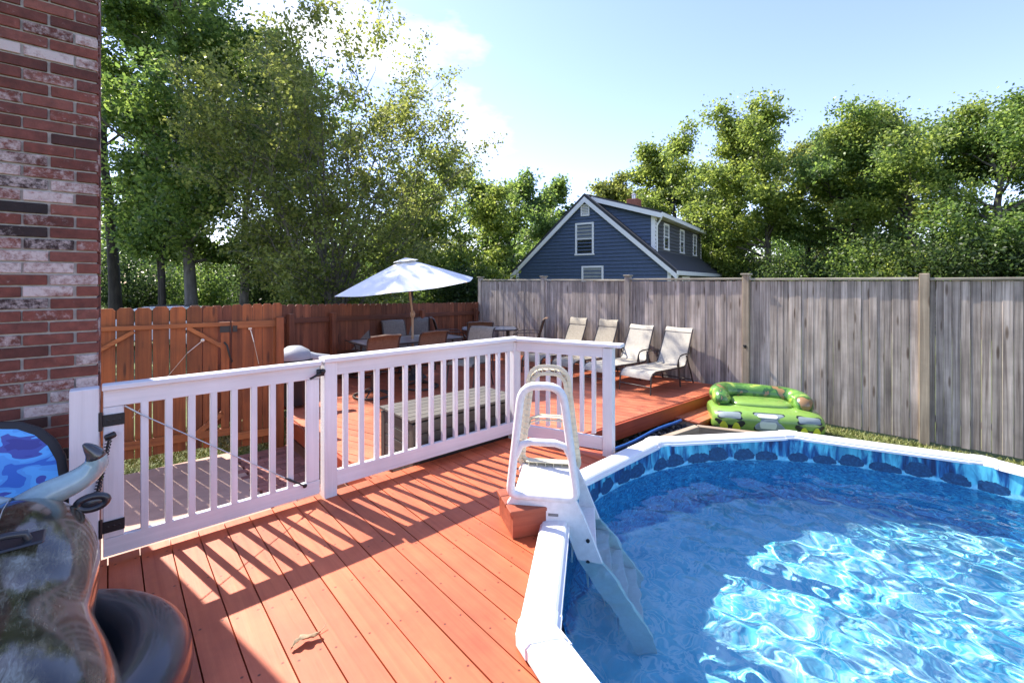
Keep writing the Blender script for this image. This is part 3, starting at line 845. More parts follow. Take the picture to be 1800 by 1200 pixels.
# stitch the rim: skirt of vertices out to the wall
m, nt, N_, L, b = base('water'); nt.nodes.remove(b)
gl = nt.nodes.new('ShaderNodeBsdfGlass'); gl.inputs['IOR'].default_value = 1.33; gl.inputs['Roughness'].default_value = 0; gl.inputs['Color'].default_value = (.80,.96,1,1)
L.new(gl.outputs[0], nt.nodes['Material Output'].inputs['Surface'])
water = link('pool_water', me, m, None, (PC.x, PC.y, ZW)); tag(water, 'clear rippling blue water filling the round pool', 'water', kind='structure')
water.cycles.is_caustics_caster = True
lin.cycles.is_caustics_receiver = True

# ------------------------------------------------------------------ step box and pool ladder
RED_OLD = wood('worn_red_step', (.22,.045,.02), (.40,.10,.045), 'x', .6, 22, 1.0, .1, .3, .3, wear=((.62,.50,.42), .8))
sb = empty('step_box', (.0, 2.76, 0), R(17), 'worn red wooden step box under the pool ladder', 'step')
MB().prism([(0,.0),(.27,.0),(.27,.085),(.415,.085),(.415,.135),(0,.135)], -.015, .015, Matrix.Rotation(R(90),4,'X')).build('front_board', RED_OLD, sb, (0,0,.004))
MB().box((.03,.27,.13), (.015,.155,.07), .003).build('side_board', RED_OLD, sb)
MB().box((.40,.03,.045), (.205,.29,.112), .003).build('back_board', RED_OLD, sb)
for k in range(3): MB().box((.44,.105,.028), (.205, .035 + k*.109, .152), .004).build('top_board', RED_OLD, sb)

LADW = plain('ladder_resin', (.72,.705,.68), .5, .08, scale=30, bmp=.08)
LADC = plain('ladder_resin_aged', (.66,.60,.43), .55, .15, scale=9, bmp=.1)
ld = empty('pool_ladder', (.0, 2.86, 0), R(-9), 'white resin pool ladder with two looped handrails and steps into the water', 'ladder')
def rounded(pts, rad, n=5):
    out = []; m_ = len(pts)
    for i in range(m_):
        p0, p, p1 = Vector(pts[i-1]), Vector(pts[i]), Vector(pts[(i+1) % m_])
        r_ = rad[i] if isinstance(rad, (list,tuple)) else rad
        a, c = (p0-p).normalized(), (p1-p).normalized()
        for j in range(n+1):
            t = j/n; u_ = p + a*r_*(1-t); v_ = p + c*r_*t
            out.append(u_.lerp(v_, t))
    return out
loop = [(-.015,0,.215), (.062,0,.905), (.315,0,.905), (.405,0,.215)]
for y, m_ in ((0, LADW), (.52, LADC)):
    near = y == 0
    path = [p + Vector((0,y,0)) for p in rounded(loop, [.06,.10,.10,.06])]
    h_ = MB()
    if near:
        h_.tube(path, .026, 10, closed=True)
        h_.tube([(.022,y,.46),(.06,y,.535),(.12,y,.555),(.27,y,.555),(.335,y,.535),(.375,y,.46)], .022, 10)
        h_.build('handrail', m_, ld, smooth=60)
    else:
        # open moulded channel: two flanges and ribs
        cen = Vector((.195, y, .56))
        outer = [p + (p-cen).normalized()*.026 for p in path]; inner = [p - (p-cen).normalized()*.026 for p in path]
        h_.tube(outer, .008, 6, closed=True, flat=2.0); h_.tube(inner, .008, 6, closed=True, flat=2.0)
        h_.tube([p + Vector((0,.02,0)) for p in path], .026, 6, closed=True, flat=.25)
        cb_ = [(.022,y,.46),(.06,y,.535),(.12,y,.555),(.27,y,.555),(.335,y,.535),(.375,y,.46)]
        for dz in (-.018, .018): h_.tube([(a, b_, c+dz) for a, b_, c in cb_], .007, 6)
        h_.tube([(a, b_+.015, c) for a, b_, c in cb_], .018, 6, flat=.3)
        h_.build('handrail', m_, ld, smooth=60)
        rb = MB(); tot = len(path); seg = 0.0; last = path[-1]
        dens = []
        for i in range(tot):
            a, b2 = path[i-1], path[i]; n_ = max(1, int((b2-a).length/.042))
            for j in range(n_): dens.append((a.lerp(b2, (j+.5)/n_), (b2-a).normalized()))
        for p, t in dens[::1]:
            s_ = Vector((t.z, 0, -t.x))
            rb.add([p + s_*.026 + t*.002 + Vector((0,-.012,0)), p - s_*.026 + t*.002 + Vector((0,-.012,0)), p - s_*.026 + t*.002 + Vector((0,.018,0)), p + s_*.026 + t*.002 + Vector((0,.018,0)),
                    p + s_*.026 - t*.002 + Vector((0,-.012,0)), p - s_*.026 - t*.002 + Vector((0,-.012,0)), p - s_*.026 - t*.002 + Vector((0,.018,0)), p + s_*.026 - t*.002 + Vector((0,.018,0))],
                   [(0,1,2,3),(7,6,5,4),(0,4,5,1),(1,5,6,2),(2,6,7,3),(3,7,4,0)])
        o = rb.build('channel_ribs', m_, ld); o['kind'] = 'stuff'
        fr_ = MB()
        for k in range(6): fr_.box((.004,.05,.075), (.05+.06*k, y-.03, .205))
        fr_.box((.34,.006,.08), (.20,y,.205)); fr_.box((.34,.05,.006), (.20,y-.028,.245))
        o = fr_.build('foot_ribs', m_, ld); o['kind'] = 'stuff'
    # side plate and stringer in one moulding
    out2 = [(-.02,.10),(-.03,.17),(.0,.215),(.40,.215),(.455,.10),(.86,-.89),(.86,-1.05),(.775,-1.05),(.345,.02),(.30,.07)]
    pl = MB().prism(out2, -.018, .018, Matrix.Translation((0,y,0)) @ Matrix.Rotation(R(90),4,'X'), b=.004)
    pl.build('side_plate', LADW, ld, smooth=30)
    sl_ = MB()
    if near:
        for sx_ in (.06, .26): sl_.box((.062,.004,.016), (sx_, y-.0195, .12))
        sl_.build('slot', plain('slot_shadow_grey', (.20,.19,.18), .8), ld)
MB().box((.37,.485,.03), (.19,.26,.20), .006).build('platform', LADW, ld)
for k in range(4):
    z_ = -.08 - k*.24; x_ = .36 + (.10-z_)*.405
    MB().box((.16,.485,.03), (x_+.01,.26,z_), .006).build('tread', LADW, ld)
    MB().box((.012,.485,.13), (x_-.06,.26,z_-.075), .003).build('tread_riser', LADW, ld)
for zz, xx in ((-.02,.47),(-.15,.47)):
    MB().lathe([(0,-.006),(.012,-.004),(.012,.004),(0,.006)], 10, Matrix.Translation((xx,-.02,zz)) @ Matrix.Rotation(R(90),4,'X')).build('bolt', BLACK, ld)
for ch in ld.children:
    ch.cycles.is_caustics_receiver = True

# ------------------------------------------------------------------ strip between pool and lower deck
frm = empty('timber_frame', (2.13, 5.28, -.30), 0, 'bare weathered timber corner frame beyond the pool rim', 'frame')
for (p, q_) in (((-.64,-.46),(.03,.03)), ((.03,.03),(.62,-.22))):
    d_ = Vector((q_[0]-p[0], q_[1]-p[1], 0)); a_ = math.atan2(d_.y, d_.x)
    MB().box((d_.length, .075, .16), (0,0,.08), .004).build('timber', RAWW, frm, ((p[0]+q_[0])/2, (p[1]+q_[1])/2, .02), (0,0,a_))
    MB().box((d_.length*.8, .02, .22), (0,0,0), .003).build('stake_board', FASCIA, frm, ((p[0]+q_[0])/2+.02, (p[1]+q_[1])/2-.06, -.02), (0,0,a_))
hose = at(1080, 789, -.36); hose2 = at(1197, 737, -.36)
hp = [hose + (hose-hose2).normalized()*.5] + [hose.lerp(hose2, t/8) + Vector((0,0,-.012*math.sin(t))) for t in range(9)]
tag(MB().tube(hp, .019, 10).build('water_hose', plain('blue_hose', (.015,.09,.32), .4, .15), smooth=60), 'blue pool hose lying along the lower deck edge', 'hose')
# dark stones in the strip
def stones(name, n, seed):
    rg = random.Random(seed); mb = MB()
    oct_ = [(1,0,0),(-1,0,0),(0,1,0),(0,-1,0),(0,0,1),(0,0,-1)]; of = [(0,2,4),(2,1,4),(1,3,4),(3,0,4),(2,0,5),(1,2,5),(3,1,5),(0,3,5)]
    for i in range(n):
        s_, n_ = rg.uniform(3.1, 6.3), rg.uniform(-1.0, .06)
        p = S(s_, n_)
        if (p-PC).length < 2.42: continue
        sc = rg.uniform(.014, .04)
        Mx = Matrix.Translation((p.x, p.y, ZG+.07+rg.uniform(0,.03))) @ Euler((rg.uniform(0,3),rg.uniform(0,3),rg.uniform(0,3))).to_matrix().to_4x4() @ Matrix.Diagonal((sc*rg.uniform(.7,1.5), sc, sc*rg.uniform(.5,.9), 1))
        mb.add(oct_, of, Mx)
    m, nt, N2, L2, b2 = base('dark_stone')
    ge = nt.nodes.new('ShaderNodeNewGeometry')
    c = ramp(nt, [(0, (.012,.012,.014)), (.8, (.045,.043,.042)), (.93, (.16,.14,.11)), (1, (.42,.38,.30))], ge.outputs['Random Per Island'])
    L2.new(c.outputs[0], b2.inputs['Base Color']); b2.inputs['Roughness'].default_value = .55
    o = mb.build(name, m); return tag(o, 'loose dark stones between pool and lower deck', 'stones', kind='stuff')
stones('stones', 2600, 4)
sbm = MB().prism([tuple(S(3.0,-1.1).xy), tuple(S(6.3,-1.1).xy), tuple(S(6.3,.085).xy), tuple(S(3.0,.085).xy)], ZG+.02, ZG+.075)
tag(sbm.build('soil_bed', plain('dark_mulch', (.022,.018,.015), .95, .4, scale=30, bmp=.6)), 'dark mulch bed between pool and lower deck', 'soil', kind='structure')

# ------------------------------------------------------------------ deck box
db = empty('deck_box', S(1.98, .10, ZM), RA, 'dark slatted wooden storage box behind the white railing', 'storage box')
BX, BY, BH = 1.22, .60, .56
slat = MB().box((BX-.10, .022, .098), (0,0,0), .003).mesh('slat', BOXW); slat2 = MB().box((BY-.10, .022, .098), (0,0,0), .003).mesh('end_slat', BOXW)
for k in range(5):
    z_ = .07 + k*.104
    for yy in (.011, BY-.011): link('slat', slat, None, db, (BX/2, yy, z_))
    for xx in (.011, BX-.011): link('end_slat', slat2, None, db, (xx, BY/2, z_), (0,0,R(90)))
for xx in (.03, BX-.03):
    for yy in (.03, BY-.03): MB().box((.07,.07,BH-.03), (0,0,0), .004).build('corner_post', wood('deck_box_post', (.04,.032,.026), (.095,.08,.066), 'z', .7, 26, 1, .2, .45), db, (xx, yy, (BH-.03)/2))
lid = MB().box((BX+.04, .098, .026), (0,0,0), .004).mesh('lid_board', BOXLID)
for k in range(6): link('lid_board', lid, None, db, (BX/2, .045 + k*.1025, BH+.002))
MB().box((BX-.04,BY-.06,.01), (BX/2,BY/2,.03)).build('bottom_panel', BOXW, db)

# ------------------------------------------------------------------ covered grill
gr = empty('covered_grill', (-2.95, 6.45, ZM), R(20), 'kettle grill under a grey cover behind the orange fence post', 'grill')
GREYC = plain('grey_grill_cover', (.33,.34,.35), .45, .12, bmp=.1)
MB().lathe([(.0,.86),(.09,.85),(.19,.79),(.245,.71),(.245,.66)], 20).build('cover_top', GREYC, gr, (-.12,0,0), smooth=60)
MB().lathe([(.25,.68),(.255,.62),(.22,.42),(.17,.18),(.15,.04)], 20).build('cover_skirt', plain('black_grill_cover', (.018,.017,.018), .5, .2), gr, (-.12,0,0), smooth=50)
MB().tube([(-.05,0,.72),(.15,0,.67),(.34,0,.645)], [.085,.07,.06], 14).build('side_chute', GREYC, gr, smooth=50)

# ------------------------------------------------------------------ sling chairs, tables, parasol
def sling_mat(name, a, b_):
    m, nt, N2, L2, bs = base(name)
    v = coords(nt, (1,1,1)); w1 = noise(nt, coords(nt, (160, 14, 14)), 1, 2, .5); w2 = noise(nt, coords(nt, (14, 160, 160)), 1, 2, .5)
    ad = node(nt, 'ShaderNodeMath', operation='ADD'); L2.new(w1, ad.inputs[0]); L2.new(w2, ad.inputs[1])
    c = ramp(nt, [(.75, a), (1.25, b_)], ad.outputs[0]); c.color_ramp.elements[0].position = .35; c.color_ramp.elements[1].position = .65
    mm = node(nt, 'ShaderNodeMath', operation='MULTIPLY'); L2.new(ad.outputs[0], mm.inputs[0]); mm.inputs[1].default_value = .5; L2.new(mm.outputs[0], c.inputs['Fac'])
    L2.new(c.outputs[0], bs.inputs['Base Color']); bs.inputs['Roughness'].default_value = .7
    bump(nt, ad.outputs[0], bs, .2, .002)
    return m
SL_BROWN = sling_mat('brown_sling', (.10,.052,.030), (.20,.115,.070)); SL_GREY = sling_mat('taupe_sling', (.13,.115,.10), (.24,.215,.19))
SL_CREAM = sling_mat('cream_sling', (.33,.295,.235), (.46,.42,.35)); SL_TAN = sling_mat('tan_sling', (.22,.185,.135), (.38,.33,.25))
CH_PROF = [(.27,.395),(.25,.425),(.12,.435),(-.05,.42),(-.19,.405),(-.245,.43),(-.28,.52),(-.335,.70),(-.38,.86),(-.405,.93),(-.45,.965),(-.49,.955)]
def chair(name, loc, rz, label, sling, swivel, group):
    t = empty(name, (loc[0], loc[1], ZM), rz, label, 'chair', group)
    seat = [p for p in CH_PROF if p[1] < .44 and p[0] > -.2]; back = CH_PROF[4:]
    MB().ribbon(CH_PROF[:5], .47, .012).build('seat', sling, t, smooth=50)
    MB().ribbon(CH_PROF[4:], .47, .012).build('backrest', sling, t, smooth=50)
    for sx in (-1, 1):
        f_ = MB(); f_.tube([(sx*.25, p[0], p[1]-.006) for p in CH_PROF[:-1]], .013, 8); f_.build('side_frame', BROWNMETAL, t, smooth=60)
        a_ = MB(); a_.tube([(sx*.26,-.335,.66),(sx*.285,-.20,.665),(sx*.29,.10,.66),(sx*.285,.21,.64),(sx*.275,.24,.58),(sx*.255,.20,.43)], .013, 8, flat=.7); a_.build('arm', BROWNMETAL, t, smooth=60)
    x_ = MB(); x_.tube([(-.25,.22,.41),(.25,.22,.41)], .011, 8); x_.tube([(-.25,-.19,.39),(.25,-.19,.39)], .011, 8); x_.build('cross_bar', BROWNMETAL, t, smooth=60)
    if swivel:
        MB().tube([(0,0,.40),(0,0,.09)], .028, 10).build('pedestal', BROWNMETAL, t, smooth=60)
        MB().box((.30,.30,.02), (0,0,.385), .004).build('seat_plate', BROWNMETAL, t)
        MB().tube([(.28*math.cos(a), .28*math.sin(a), .022) for a in [i*math.pi/14 for i in range(28)]], .017, 8, closed=True).build('base_ring', BROWNMETAL, t, smooth=60)
        for a in (45, 135, 225, 315):
            c, s_ = math.cos(R(a)), math.sin(R(a))
            MB().tube([(0,0,.14),(c*.12,s_*.12,.09),(c*.275,s_*.275,.03)], .013, 6).build('spoke', BROWNMETAL, t, smooth=60)
    else:
        for sx in (-1, 1):
            MB().tube([(sx*.255,.20,.43),(sx*.265,.27,0)], .013, 8).build('leg', BROWNMETAL, t, smooth=60)
            MB().tube([(sx*.25,-.22,.42),(sx*.265,-.36,0)], .013, 8).build('leg', BROWNMETAL, t, smooth=60)
    return t
TC_ = Vector((-1.90, 8.35, 0))
def T(s_, n_): p = TC_ + rv*s_ + nv*n_; return (p.x, p.y)
grp = 'chairs around the dining table'
chair('swivel_chair', T(-1.08,-.85), RA, 'brown sling swivel chair nearest the covered grill, its back to the railing', SL_BROWN, True, grp)
chair('swivel_chair', T(-.22,-.83), RA, 'brown sling swivel chair in front of the parasol pole, its back to railing', SL_BROWN, True, grp)
chair('swivel_chair', T(-.52,.72), RA+math.pi, 'taupe sling chair across table from the grill, facing the railing', SL_GREY, True, grp)
chair('swivel_chair', T(.24,.66), RA+math.pi, 'taupe sling chair left of parasol pole on far table side', SL_GREY, True, grp)
e1 = at(822, 684, ZM); chair('patio_chair', (e1.x, e1.y+.15), RA+R(110), 'four legged sling chair at the right end of the dining table', SL_TAN, False, grp)
grp2 = 'chairs around the far table'
chair('patio_chair', (-2.0, 9.62), RA+R(150), 'grey sling armchair directly behind the parasol pole against brown fence', SL_GREY, False, grp2)
chair('patio_chair', (-1.36, 10.25), R(-75), 'dark sling armchair at left end of far table, facing right', SL_BROWN, False, grp2)
chair('patio_chair', (-.68, 9.35), R(8), 'brown sling armchair with its back to camera at far table', SL_BROWN, False, grp2)
chair('patio_chair', (.30, 10.05), R(80), 'dark sling armchair at right end of far table by grey fence', SL_BROWN, False, grp2)

GLASS = plain('frosted_table_glass', (.42,.45,.46), .12, .05, spec=.6)
def table(name, c, rz, lx, ly, h, label):
    t = empty(name, (c[0], c[1], ZM), rz, label, 'table')
    def rr(a, b_, r_): return [(p.x, p.y) for p in rounded([(-a,-b_,0),(a,-b_,0),(a,b_,0),(-a,b_,0)], r_, 6)]
    MB().prism(rr(lx/2-.03, ly/2-.03, .2), h-.008, h+.002).build('table_top', GLASS, t)
    rim = [Vector((p[0], p[1], h-.006)) for p in rr(lx/2-.015, ly/2-.015, .2)]
    MB().tube(rim, .017, 8, closed=True).build('rim', BROWNMETAL, t, smooth=60)
    for sx in (-1,1):
        for sy in (-1,1): MB().tube([(sx*(lx/2-.22), sy*(ly/2-.18), h-.02), (sx*(lx/2-.20), sy*(ly/2-.16), .0)], .022, 8).build('leg', BROWNMETAL, t, smooth=60)
    return t
table('dining_table', TC_, RA, 1.95, 1.0, .71, 'long glass top dining table under the white parasol')
table('patio_table', (-.50, 10.2), R(5), 1.25, .85, .72, 'glass top table with dark frame near the grey fence corner')

CANV = plain('white_canvas', (.80,.79,.76), .8, .03, scale=4, bmp=.05)
PWOOD = wood('parasol_pole_wood', (.40,.22,.11), (.58,.36,.20), 'z', .5, 20, 1, .05, .2, .2)
um = empty('parasol', (TC_.x+.08, TC_.y, ZM-.03), 0, 'open white canvas parasol tilted over the dining table', 'parasol')
lean = Matrix.Rotation(R(-2.6), 4, 'Y')
pp = [(0,0,.05),(-.005,0,1.17)]
MB().tube(pp, .022, 12).build('pole', PWOOD, um, smooth=60)
MB().lathe([(0,.0),(.25,.0),(.25,.05),(.20,.08),(.04,.10),(.035,.22),(0,.22)], 24).build('base', plain('iron_base', (.05,.05,.05), .6), um, smooth=40)
MB().lathe([(0,-.07),(.028,-.06),(.045,-.03),(.05,.0),(.045,.03),(.028,.06),(0,.07)], 12, Matrix.Translation((-.005,0,1.19))).build('tilt_hub', PWOOD, um, smooth=60)
tilt = Matrix.Translation((-.005,0,1.19)) @ Matrix.Rotation(R(-6.2), 4, 'Y') @ Matrix.Rotation(R(4), 4, 'X')
MB().tube([(0,0,0),(0,0,1.05)], .021, 12, M=tilt).build('upper_pole', PWOOD, um, smooth=60)
cz = 1.02; drop = .50; RU = 1.30; NS = 6
mb = MB(); rows = 7
for i in range(rows+1):
    f_ = .10 + .90*i/rows
    for k in range(NS*6):
        a = 2*math.pi*k/(NS*6) + R(-90); ks = (k % 6)/6
        cor = math.cos(math.pi/NS)/math.cos((ks-.5)*2*math.pi/NS)         # straight hem between ribs
        sag = .045*f_*math.sin(math.pi*ks)
        mb.v.append((RU*f_*cor*math.cos(a), RU*f_*cor*math.sin(a), cz - drop*f_**1.05 - sag*.6))
nk = NS*6
for i in range(rows):
    for k in range(nk): mb.f.append((i*nk+k, i*nk+(k+1) % nk, (i+1)*nk+(k+1) % nk, (i+1)*nk+k))
mb2 = MB(); mb2.add(mb.v, mb.f, tilt)
cnp = mb2.build('canopy', CANV, um, smooth=25)
vent = MB(); vv = []
for i in range(4):
    f_ = [.0, .06, .12, .17][i]
    for k in range(nk):
        a = 2*math.pi*k/nk + R(-90); ks = (k % 6)/6
        vv.append(((RU*f_+.001)*math.cos(a), (RU*f_+.001)*math.sin(a), cz+.025 - .42*f_ + .012*math.sin(math.pi*ks)*(i/3)))
vent.add(vv, [(i*nk+k, i*nk+(k+1) % nk, (i+1)*nk+(k+1) % nk, (i+1)*nk+k) for i in range(3) for k in range(nk)], tilt)
vent.build('vent_cap', CANV, cnp, smooth=30)
for k in range(NS):
    a = 2*math.pi*k/NS + R(-90)
    e1_ = (RU*.99*math.cos(a), RU*.99*math.sin(a), cz-drop*.99-.012)
    rb_ = MB().tube([(0,0,cz-.06), e1_], .010, 6, M=tilt).build('rib', PWOOD, um, smooth=60)
    mid = (RU*.5*math.cos(a), RU*.5*math.sin(a), cz-.06-(drop-.05)*.5)
    MB().tube([(.02*math.cos(a),.02*math.sin(a),.42), mid], .008, 6, M=tilt).build('strut', PWOOD, rb_, smooth=60)

# ------------------------------------------------------------------ sun loungers
def lounger(loc, sling, label, tall):
    t = empty('sun_lounger', (loc[0], loc[1], ZM), RA - R(90), label, 'lounger', 'loungers along the grey fence')
    bh = .92 if not tall else .98
    pf = [(-.02,.235),(.0,.285),(.05,.325),(.14,.345),(.5,.335),(.9,.325),(1.06,.325)]
    pb = [(1.06,.33),(1.10,.345),(1.22,.60),(1.345,.86),(1.375,bh),(1.40,bh+.01)]
    wd = .56 if not tall else .50
    MB().ribbon(pf, wd, .012).build('seat', sling, t, smooth=50)
    MB().ribbon(pb, wd*.97, .012, wf=(lambda f_: 1-.10*f_)).build('backrest', sling, t, smooth=50)
    hd = MB().ribbon([(1.338,.868),(1.366,bh+.004),(1.398,bh+.024),(1.42,bh-.01)], wd*.89, .02); hd.build('head_pad', sling, t, smooth=50)
    for sx in (-1,1):
        x_ = sx*wd/2
        MB().tube([(x_, p[0], p[1]-.006) for p in pf], .013, 8).build('side_rail', BROWNMETAL, t, smooth=60)
        MB().tube([(x_*(.97-.09*i/5), p[0], p[1]-.006) for i, p in enumerate(pb[:-1])], .013, 8).build('back_frame', BROWNMETAL, t, smooth=60)
        MB().tube([(x_,.0,.28),(x_*1.01,-.015,.15),(x_*1.02,-.03,0)], .013, 8).build('leg', BROWNMETAL, t, smooth=60)
        MB().tube([(x_*1.02,.82,.45),(x_*1.03,.86,.20),(x_*1.03,.88,0)], .013, 8).build('leg', BROWNMETAL, t, smooth=60)
        MB().tube([(x_*1.0,1.10,.50),(x_*1.02,1.22,.25),(x_*1.03,1.33,0)], .013, 8).build('leg', BROWNMETAL, t, smooth=60)
        MB().tube([(x_*1.0,.80,.34),(x_*1.06,.80,.45),(x_*1.1,.83,.515),(x_*1.1,.93,.535),(x_*1.1,1.08,.535),(x_*1.0,1.20,.53)], .012, 8).build('arm', BROWNMETAL, t, smooth=60)
    MB().tube([(-wd/2*1.02,-.02,.12),(wd/2*1.02,-.02,.12)], .010, 8).build('cross_bar', BROWNMETAL, t, smooth=60)
    MB().tube([(-wd/2*1.02,1.30,.06),(wd/2*1.02,1.30,.06)], .010, 8).build('cross_bar', BROWNMETAL, t, smooth=60)
    return t
LP0 = Vector((1.97, 7.26, 0))
for k, (sl_m, lb, tall) in enumerate(((SL_CREAM, 'cream sling sun lounger closest to the green float', False), (SL_CREAM, 'cream sling sun lounger, second from the green float', False),
                                     (SL_TAN, 'tan woven sun lounger, third from the green float', True), (SL_TAN, 'tan woven sun lounger farthest from the green float', True))):
    p = LP0 + Vector((-.53, .49, 0))*k
    lounger((p.x, p.y), sl_m, lb, tall)
# ------------------------------------------------------------------ inflatable bull
def bull_mat():
    m, nt, N2, L2, b = base('bull_hide_vinyl')
    v = coords(nt, (1,1,1), False)
    st = nt.nodes.new('ShaderNodeMapping'); st.inputs['Scale'].default_value = (26, 6, 26); st.inputs['Rotation'].default_value = (0, R(20), R(35)); L2.new(v, st.inputs['Vector'])
    hair = noise(nt, st.outputs[0], 2.2, 6, .7, 1.6); big = noise(nt, v, 3.4, 3, .5, .8)
    mu = node(nt, 'ShaderNodeMath', operation='MULTIPLY_ADD'); L2.new(hair, mu.inputs[0]); mu.inputs[1].default_value = .45
    m2 = node(nt, 'ShaderNodeMath', operation='MULTIPLY'); L2.new(big, m2.inputs[0]); m2.inputs[1].default_value = .62; L2.new(m2.outputs[0], mu.inputs[2])
    c = ramp(nt, [(.42, (.006,.005,.004)), (.50, (.030,.026,.015)), (.57, (.085,.080,.048)), (.68, (.23,.24,.19))], mu.outputs[0])
    L2.new(c.outputs[0], b.inputs['Base Color']); b.inputs['Roughness'].default_value = .18
    b.inputs['Coat Weight'].default_value = .5; b.inputs['Coat Roughness'].default_value = .10
    bump(nt, noise(nt, v, 9, 3, .5), b, .08, .01)
    return m
BULL = bull_mat()
BLKV = plain('black_vinyl', (.020,.022,.028), .32, .1, coat=.3)
bull = empty('bull_float', (-1.70, 1.42, 0), RA, 'shiny inflatable bull float with horns on a black ring, by the gate', 'pool float')
sts = [(-.70,.24,.03,.03,.03),(-.69,.24,.12,.12,.03),(-.65,.25,.21,.20,.03),(-.58,.26,.28,.26,.03),(-.48,.27,.325,.295,.03),(-.37,.275,.34,.305,.03),(-.25,.28,.332,.298,.03),(-.13,.29,.305,.28,.03),(-.05,.31,.28,.262,.03),(.0,.33,.268,.252,.03),(.05,.345,.264,.252,.03),(.12,.37,.268,.262,.03),(.24,.395,.277,.28,.03),(.38,.405,.278,.283,.03),(.52,.405,.265,.27,.03),(.64,.40,.24,.235,.03),(.74,.39,.215,.20,.03),(.86,.365,.195,.18,.03),(.98,.33,.175,.16,.03),(1.08,.30,.145,.13,.03),(1.14,.28,.09,.08,.03),(1.16,.275,.02,.02,.03)]
mb = MB(); nk = 32
for (yy, zc, rx_, rz_, xc) in sts:
    for k in range(nk):
        a = 2*math.pi*k/nk; mb.v.append((xc + rx_*math.cos(a), yy, zc + rz_*math.sin(a)))
for i in range(len(sts)-1):
    for k in range(nk): mb.f.append((i*nk+k, i*nk+(k+1) % nk, (i+1)*nk+(k+1) % nk, (i+1)*nk+k))
mb.f.append(tuple(range(nk))); mb.f.append(tuple((len(sts)-1)*nk+k for k in range(nk)))
bo = mb.build('body', BULL, bull, smooth=180)
sm_ = bo.modifiers.new('subdivision', 'SUBSURF'); sm_.levels = 1; sm_.render_levels = 1
HORN = plain('horn_vinyl', (.30,.42,.43), .2, .35, scale=5, coat=.6); HTIP = plain('horn_tip_vinyl', (.035,.035,.04), .2, .2, coat=.6)
for sx in (1, -1):
    hx = lambda x: .03 + sx*(x-.03)
    pth = [(hx(.06),.60,.60),(hx(.13),.62,.632),(hx(.20),.63,.652),(hx(.255),.635,.680),(hx(.287),.63,.72),(hx(.285),.62,.765),(hx(.262),.615,.805),(hx(.245),.612,.825)]
    hp_, hr_ = smooth_path(pth, 5, [.062,.057,.053,.049,.044,.035,.020,.004])
    hr = MB().tube(hp_, hr_, 16).build('horn', HORN, bull, smooth=180)
    MB().tube(hp_[24:], [r_+.0006 for r_ in hr_[24:]], 16).build('tip', HTIP, hr, smooth=180)
    er = MB(); er.tube([(hx(.275)+.05*math.cos(a)*sx, .58, .565+.028*math.sin(a)) for a in [i*math.pi/10 for i in range(20)]], .016, 8, closed=True)
    er.ellipsoid((.045,.012,.024), (hx(.275),.58,.565), 14, 8); er.build('ear', BLKV, bull, smooth=180)
hd = MB(); hd.tube([(-.07,.145,.635),(-.06,.14,.668),(-.02,.14,.676),(.07,.14,.676),(.11,.14,.668),(.12,.145,.635)], .013, 10); hd.build('handle', BLKV, bull, smooth=60)
MB().box((.26,.075,.012), (.03,.15,.640), .005, (R(12),0,0)).build('handle_patch', BLKV, bull)
MB().tube([(.03,-.42,.575),(.03,-.56,.525),(.03,-.66,.42),(.03,-.715,.28),(.03,-.72,.15)], [.03,.058,.062,.055,.03], 14).build('tail', BULL, bull, smooth=180)
MB().tube([(.445*math.cos(a), .445*math.sin(a), .135) for a in [i*math.pi/28 for i in range(56)]], .135, 20, closed=True).build('seat_ring', BLKV, bull, smooth=180)
# printed seams
sm2 = MB()
sm2.tube([(xc, yy, zc + rz_ + .0005) for (yy, zc, rx_, rz_, xc) in sts[4:-4]], .0016, 5)
sm2.build('seam', plain('vinyl_seam', (.45,.45,.42), .4, .1), bull, smooth=60)

# blue camouflage bodyboard against the chimney
def camo(name, cols, scale, rough=.35, stops=(.42,.5,.58,.66), stretch=(1,1,1), coat=0):
    m, nt, N2, L2, b = base(name)
    f = noise(nt, coords(nt, stretch, False), scale, 2.0, .45, .5)
    r_ = ramp(nt, [(0, cols[0])] + list(zip(stops, cols[1:])), f, 'CONSTANT')
    L2.new(r_.outputs[0], b.inputs['Base Color']); b.inputs['Roughness'].default_value = rough
    if coat: b.inputs['Coat Weight'].default_value = coat
    return m
bb = empty('bodyboard', (-2.53, 2.22, 0), RA, 'blue camouflage bodyboard with black edge leaning on the chimney', 'bodyboard', rot=(R(-9), 0, RA))
def bb_out(w, h, r_): 
    pts = [(-w*.42, 0), (w*.42, 0), (w*.5, h*.35), (w*.5, h*.62)]
    for i in range(11):
        a = math.pi*i/10; pts.append((w*.5*math.cos(a), h*.62 + h*.38*math.sin(a)))
    pts += [(-w*.5, h*.62), (-w*.5, h*.35)]
    return pts
MB().prism(bb_out(.52,.85,.1), -.03, .03, Matrix.Rotation(R(90),4,'X'), b=.01).build('foam_core', plain('black_foam', (.02,.02,.022), .6, .1), bb, smooth=40)
MB().prism([(p[0]*.86, .03+p[1]*.925) for p in bb_out(.52,.85,.1)], .030, .036, Matrix.Rotation(R(90),4,'X')).build('deck_skin', camo('blue_camo', [(.03,.16,.62),(.08,.36,.85),(.10,.45,.95),(.05,.09,.42),(.035,.05,.30)], 5.5, .5, (.38,.46,.54,.60), (1,1,2.2)), bb)

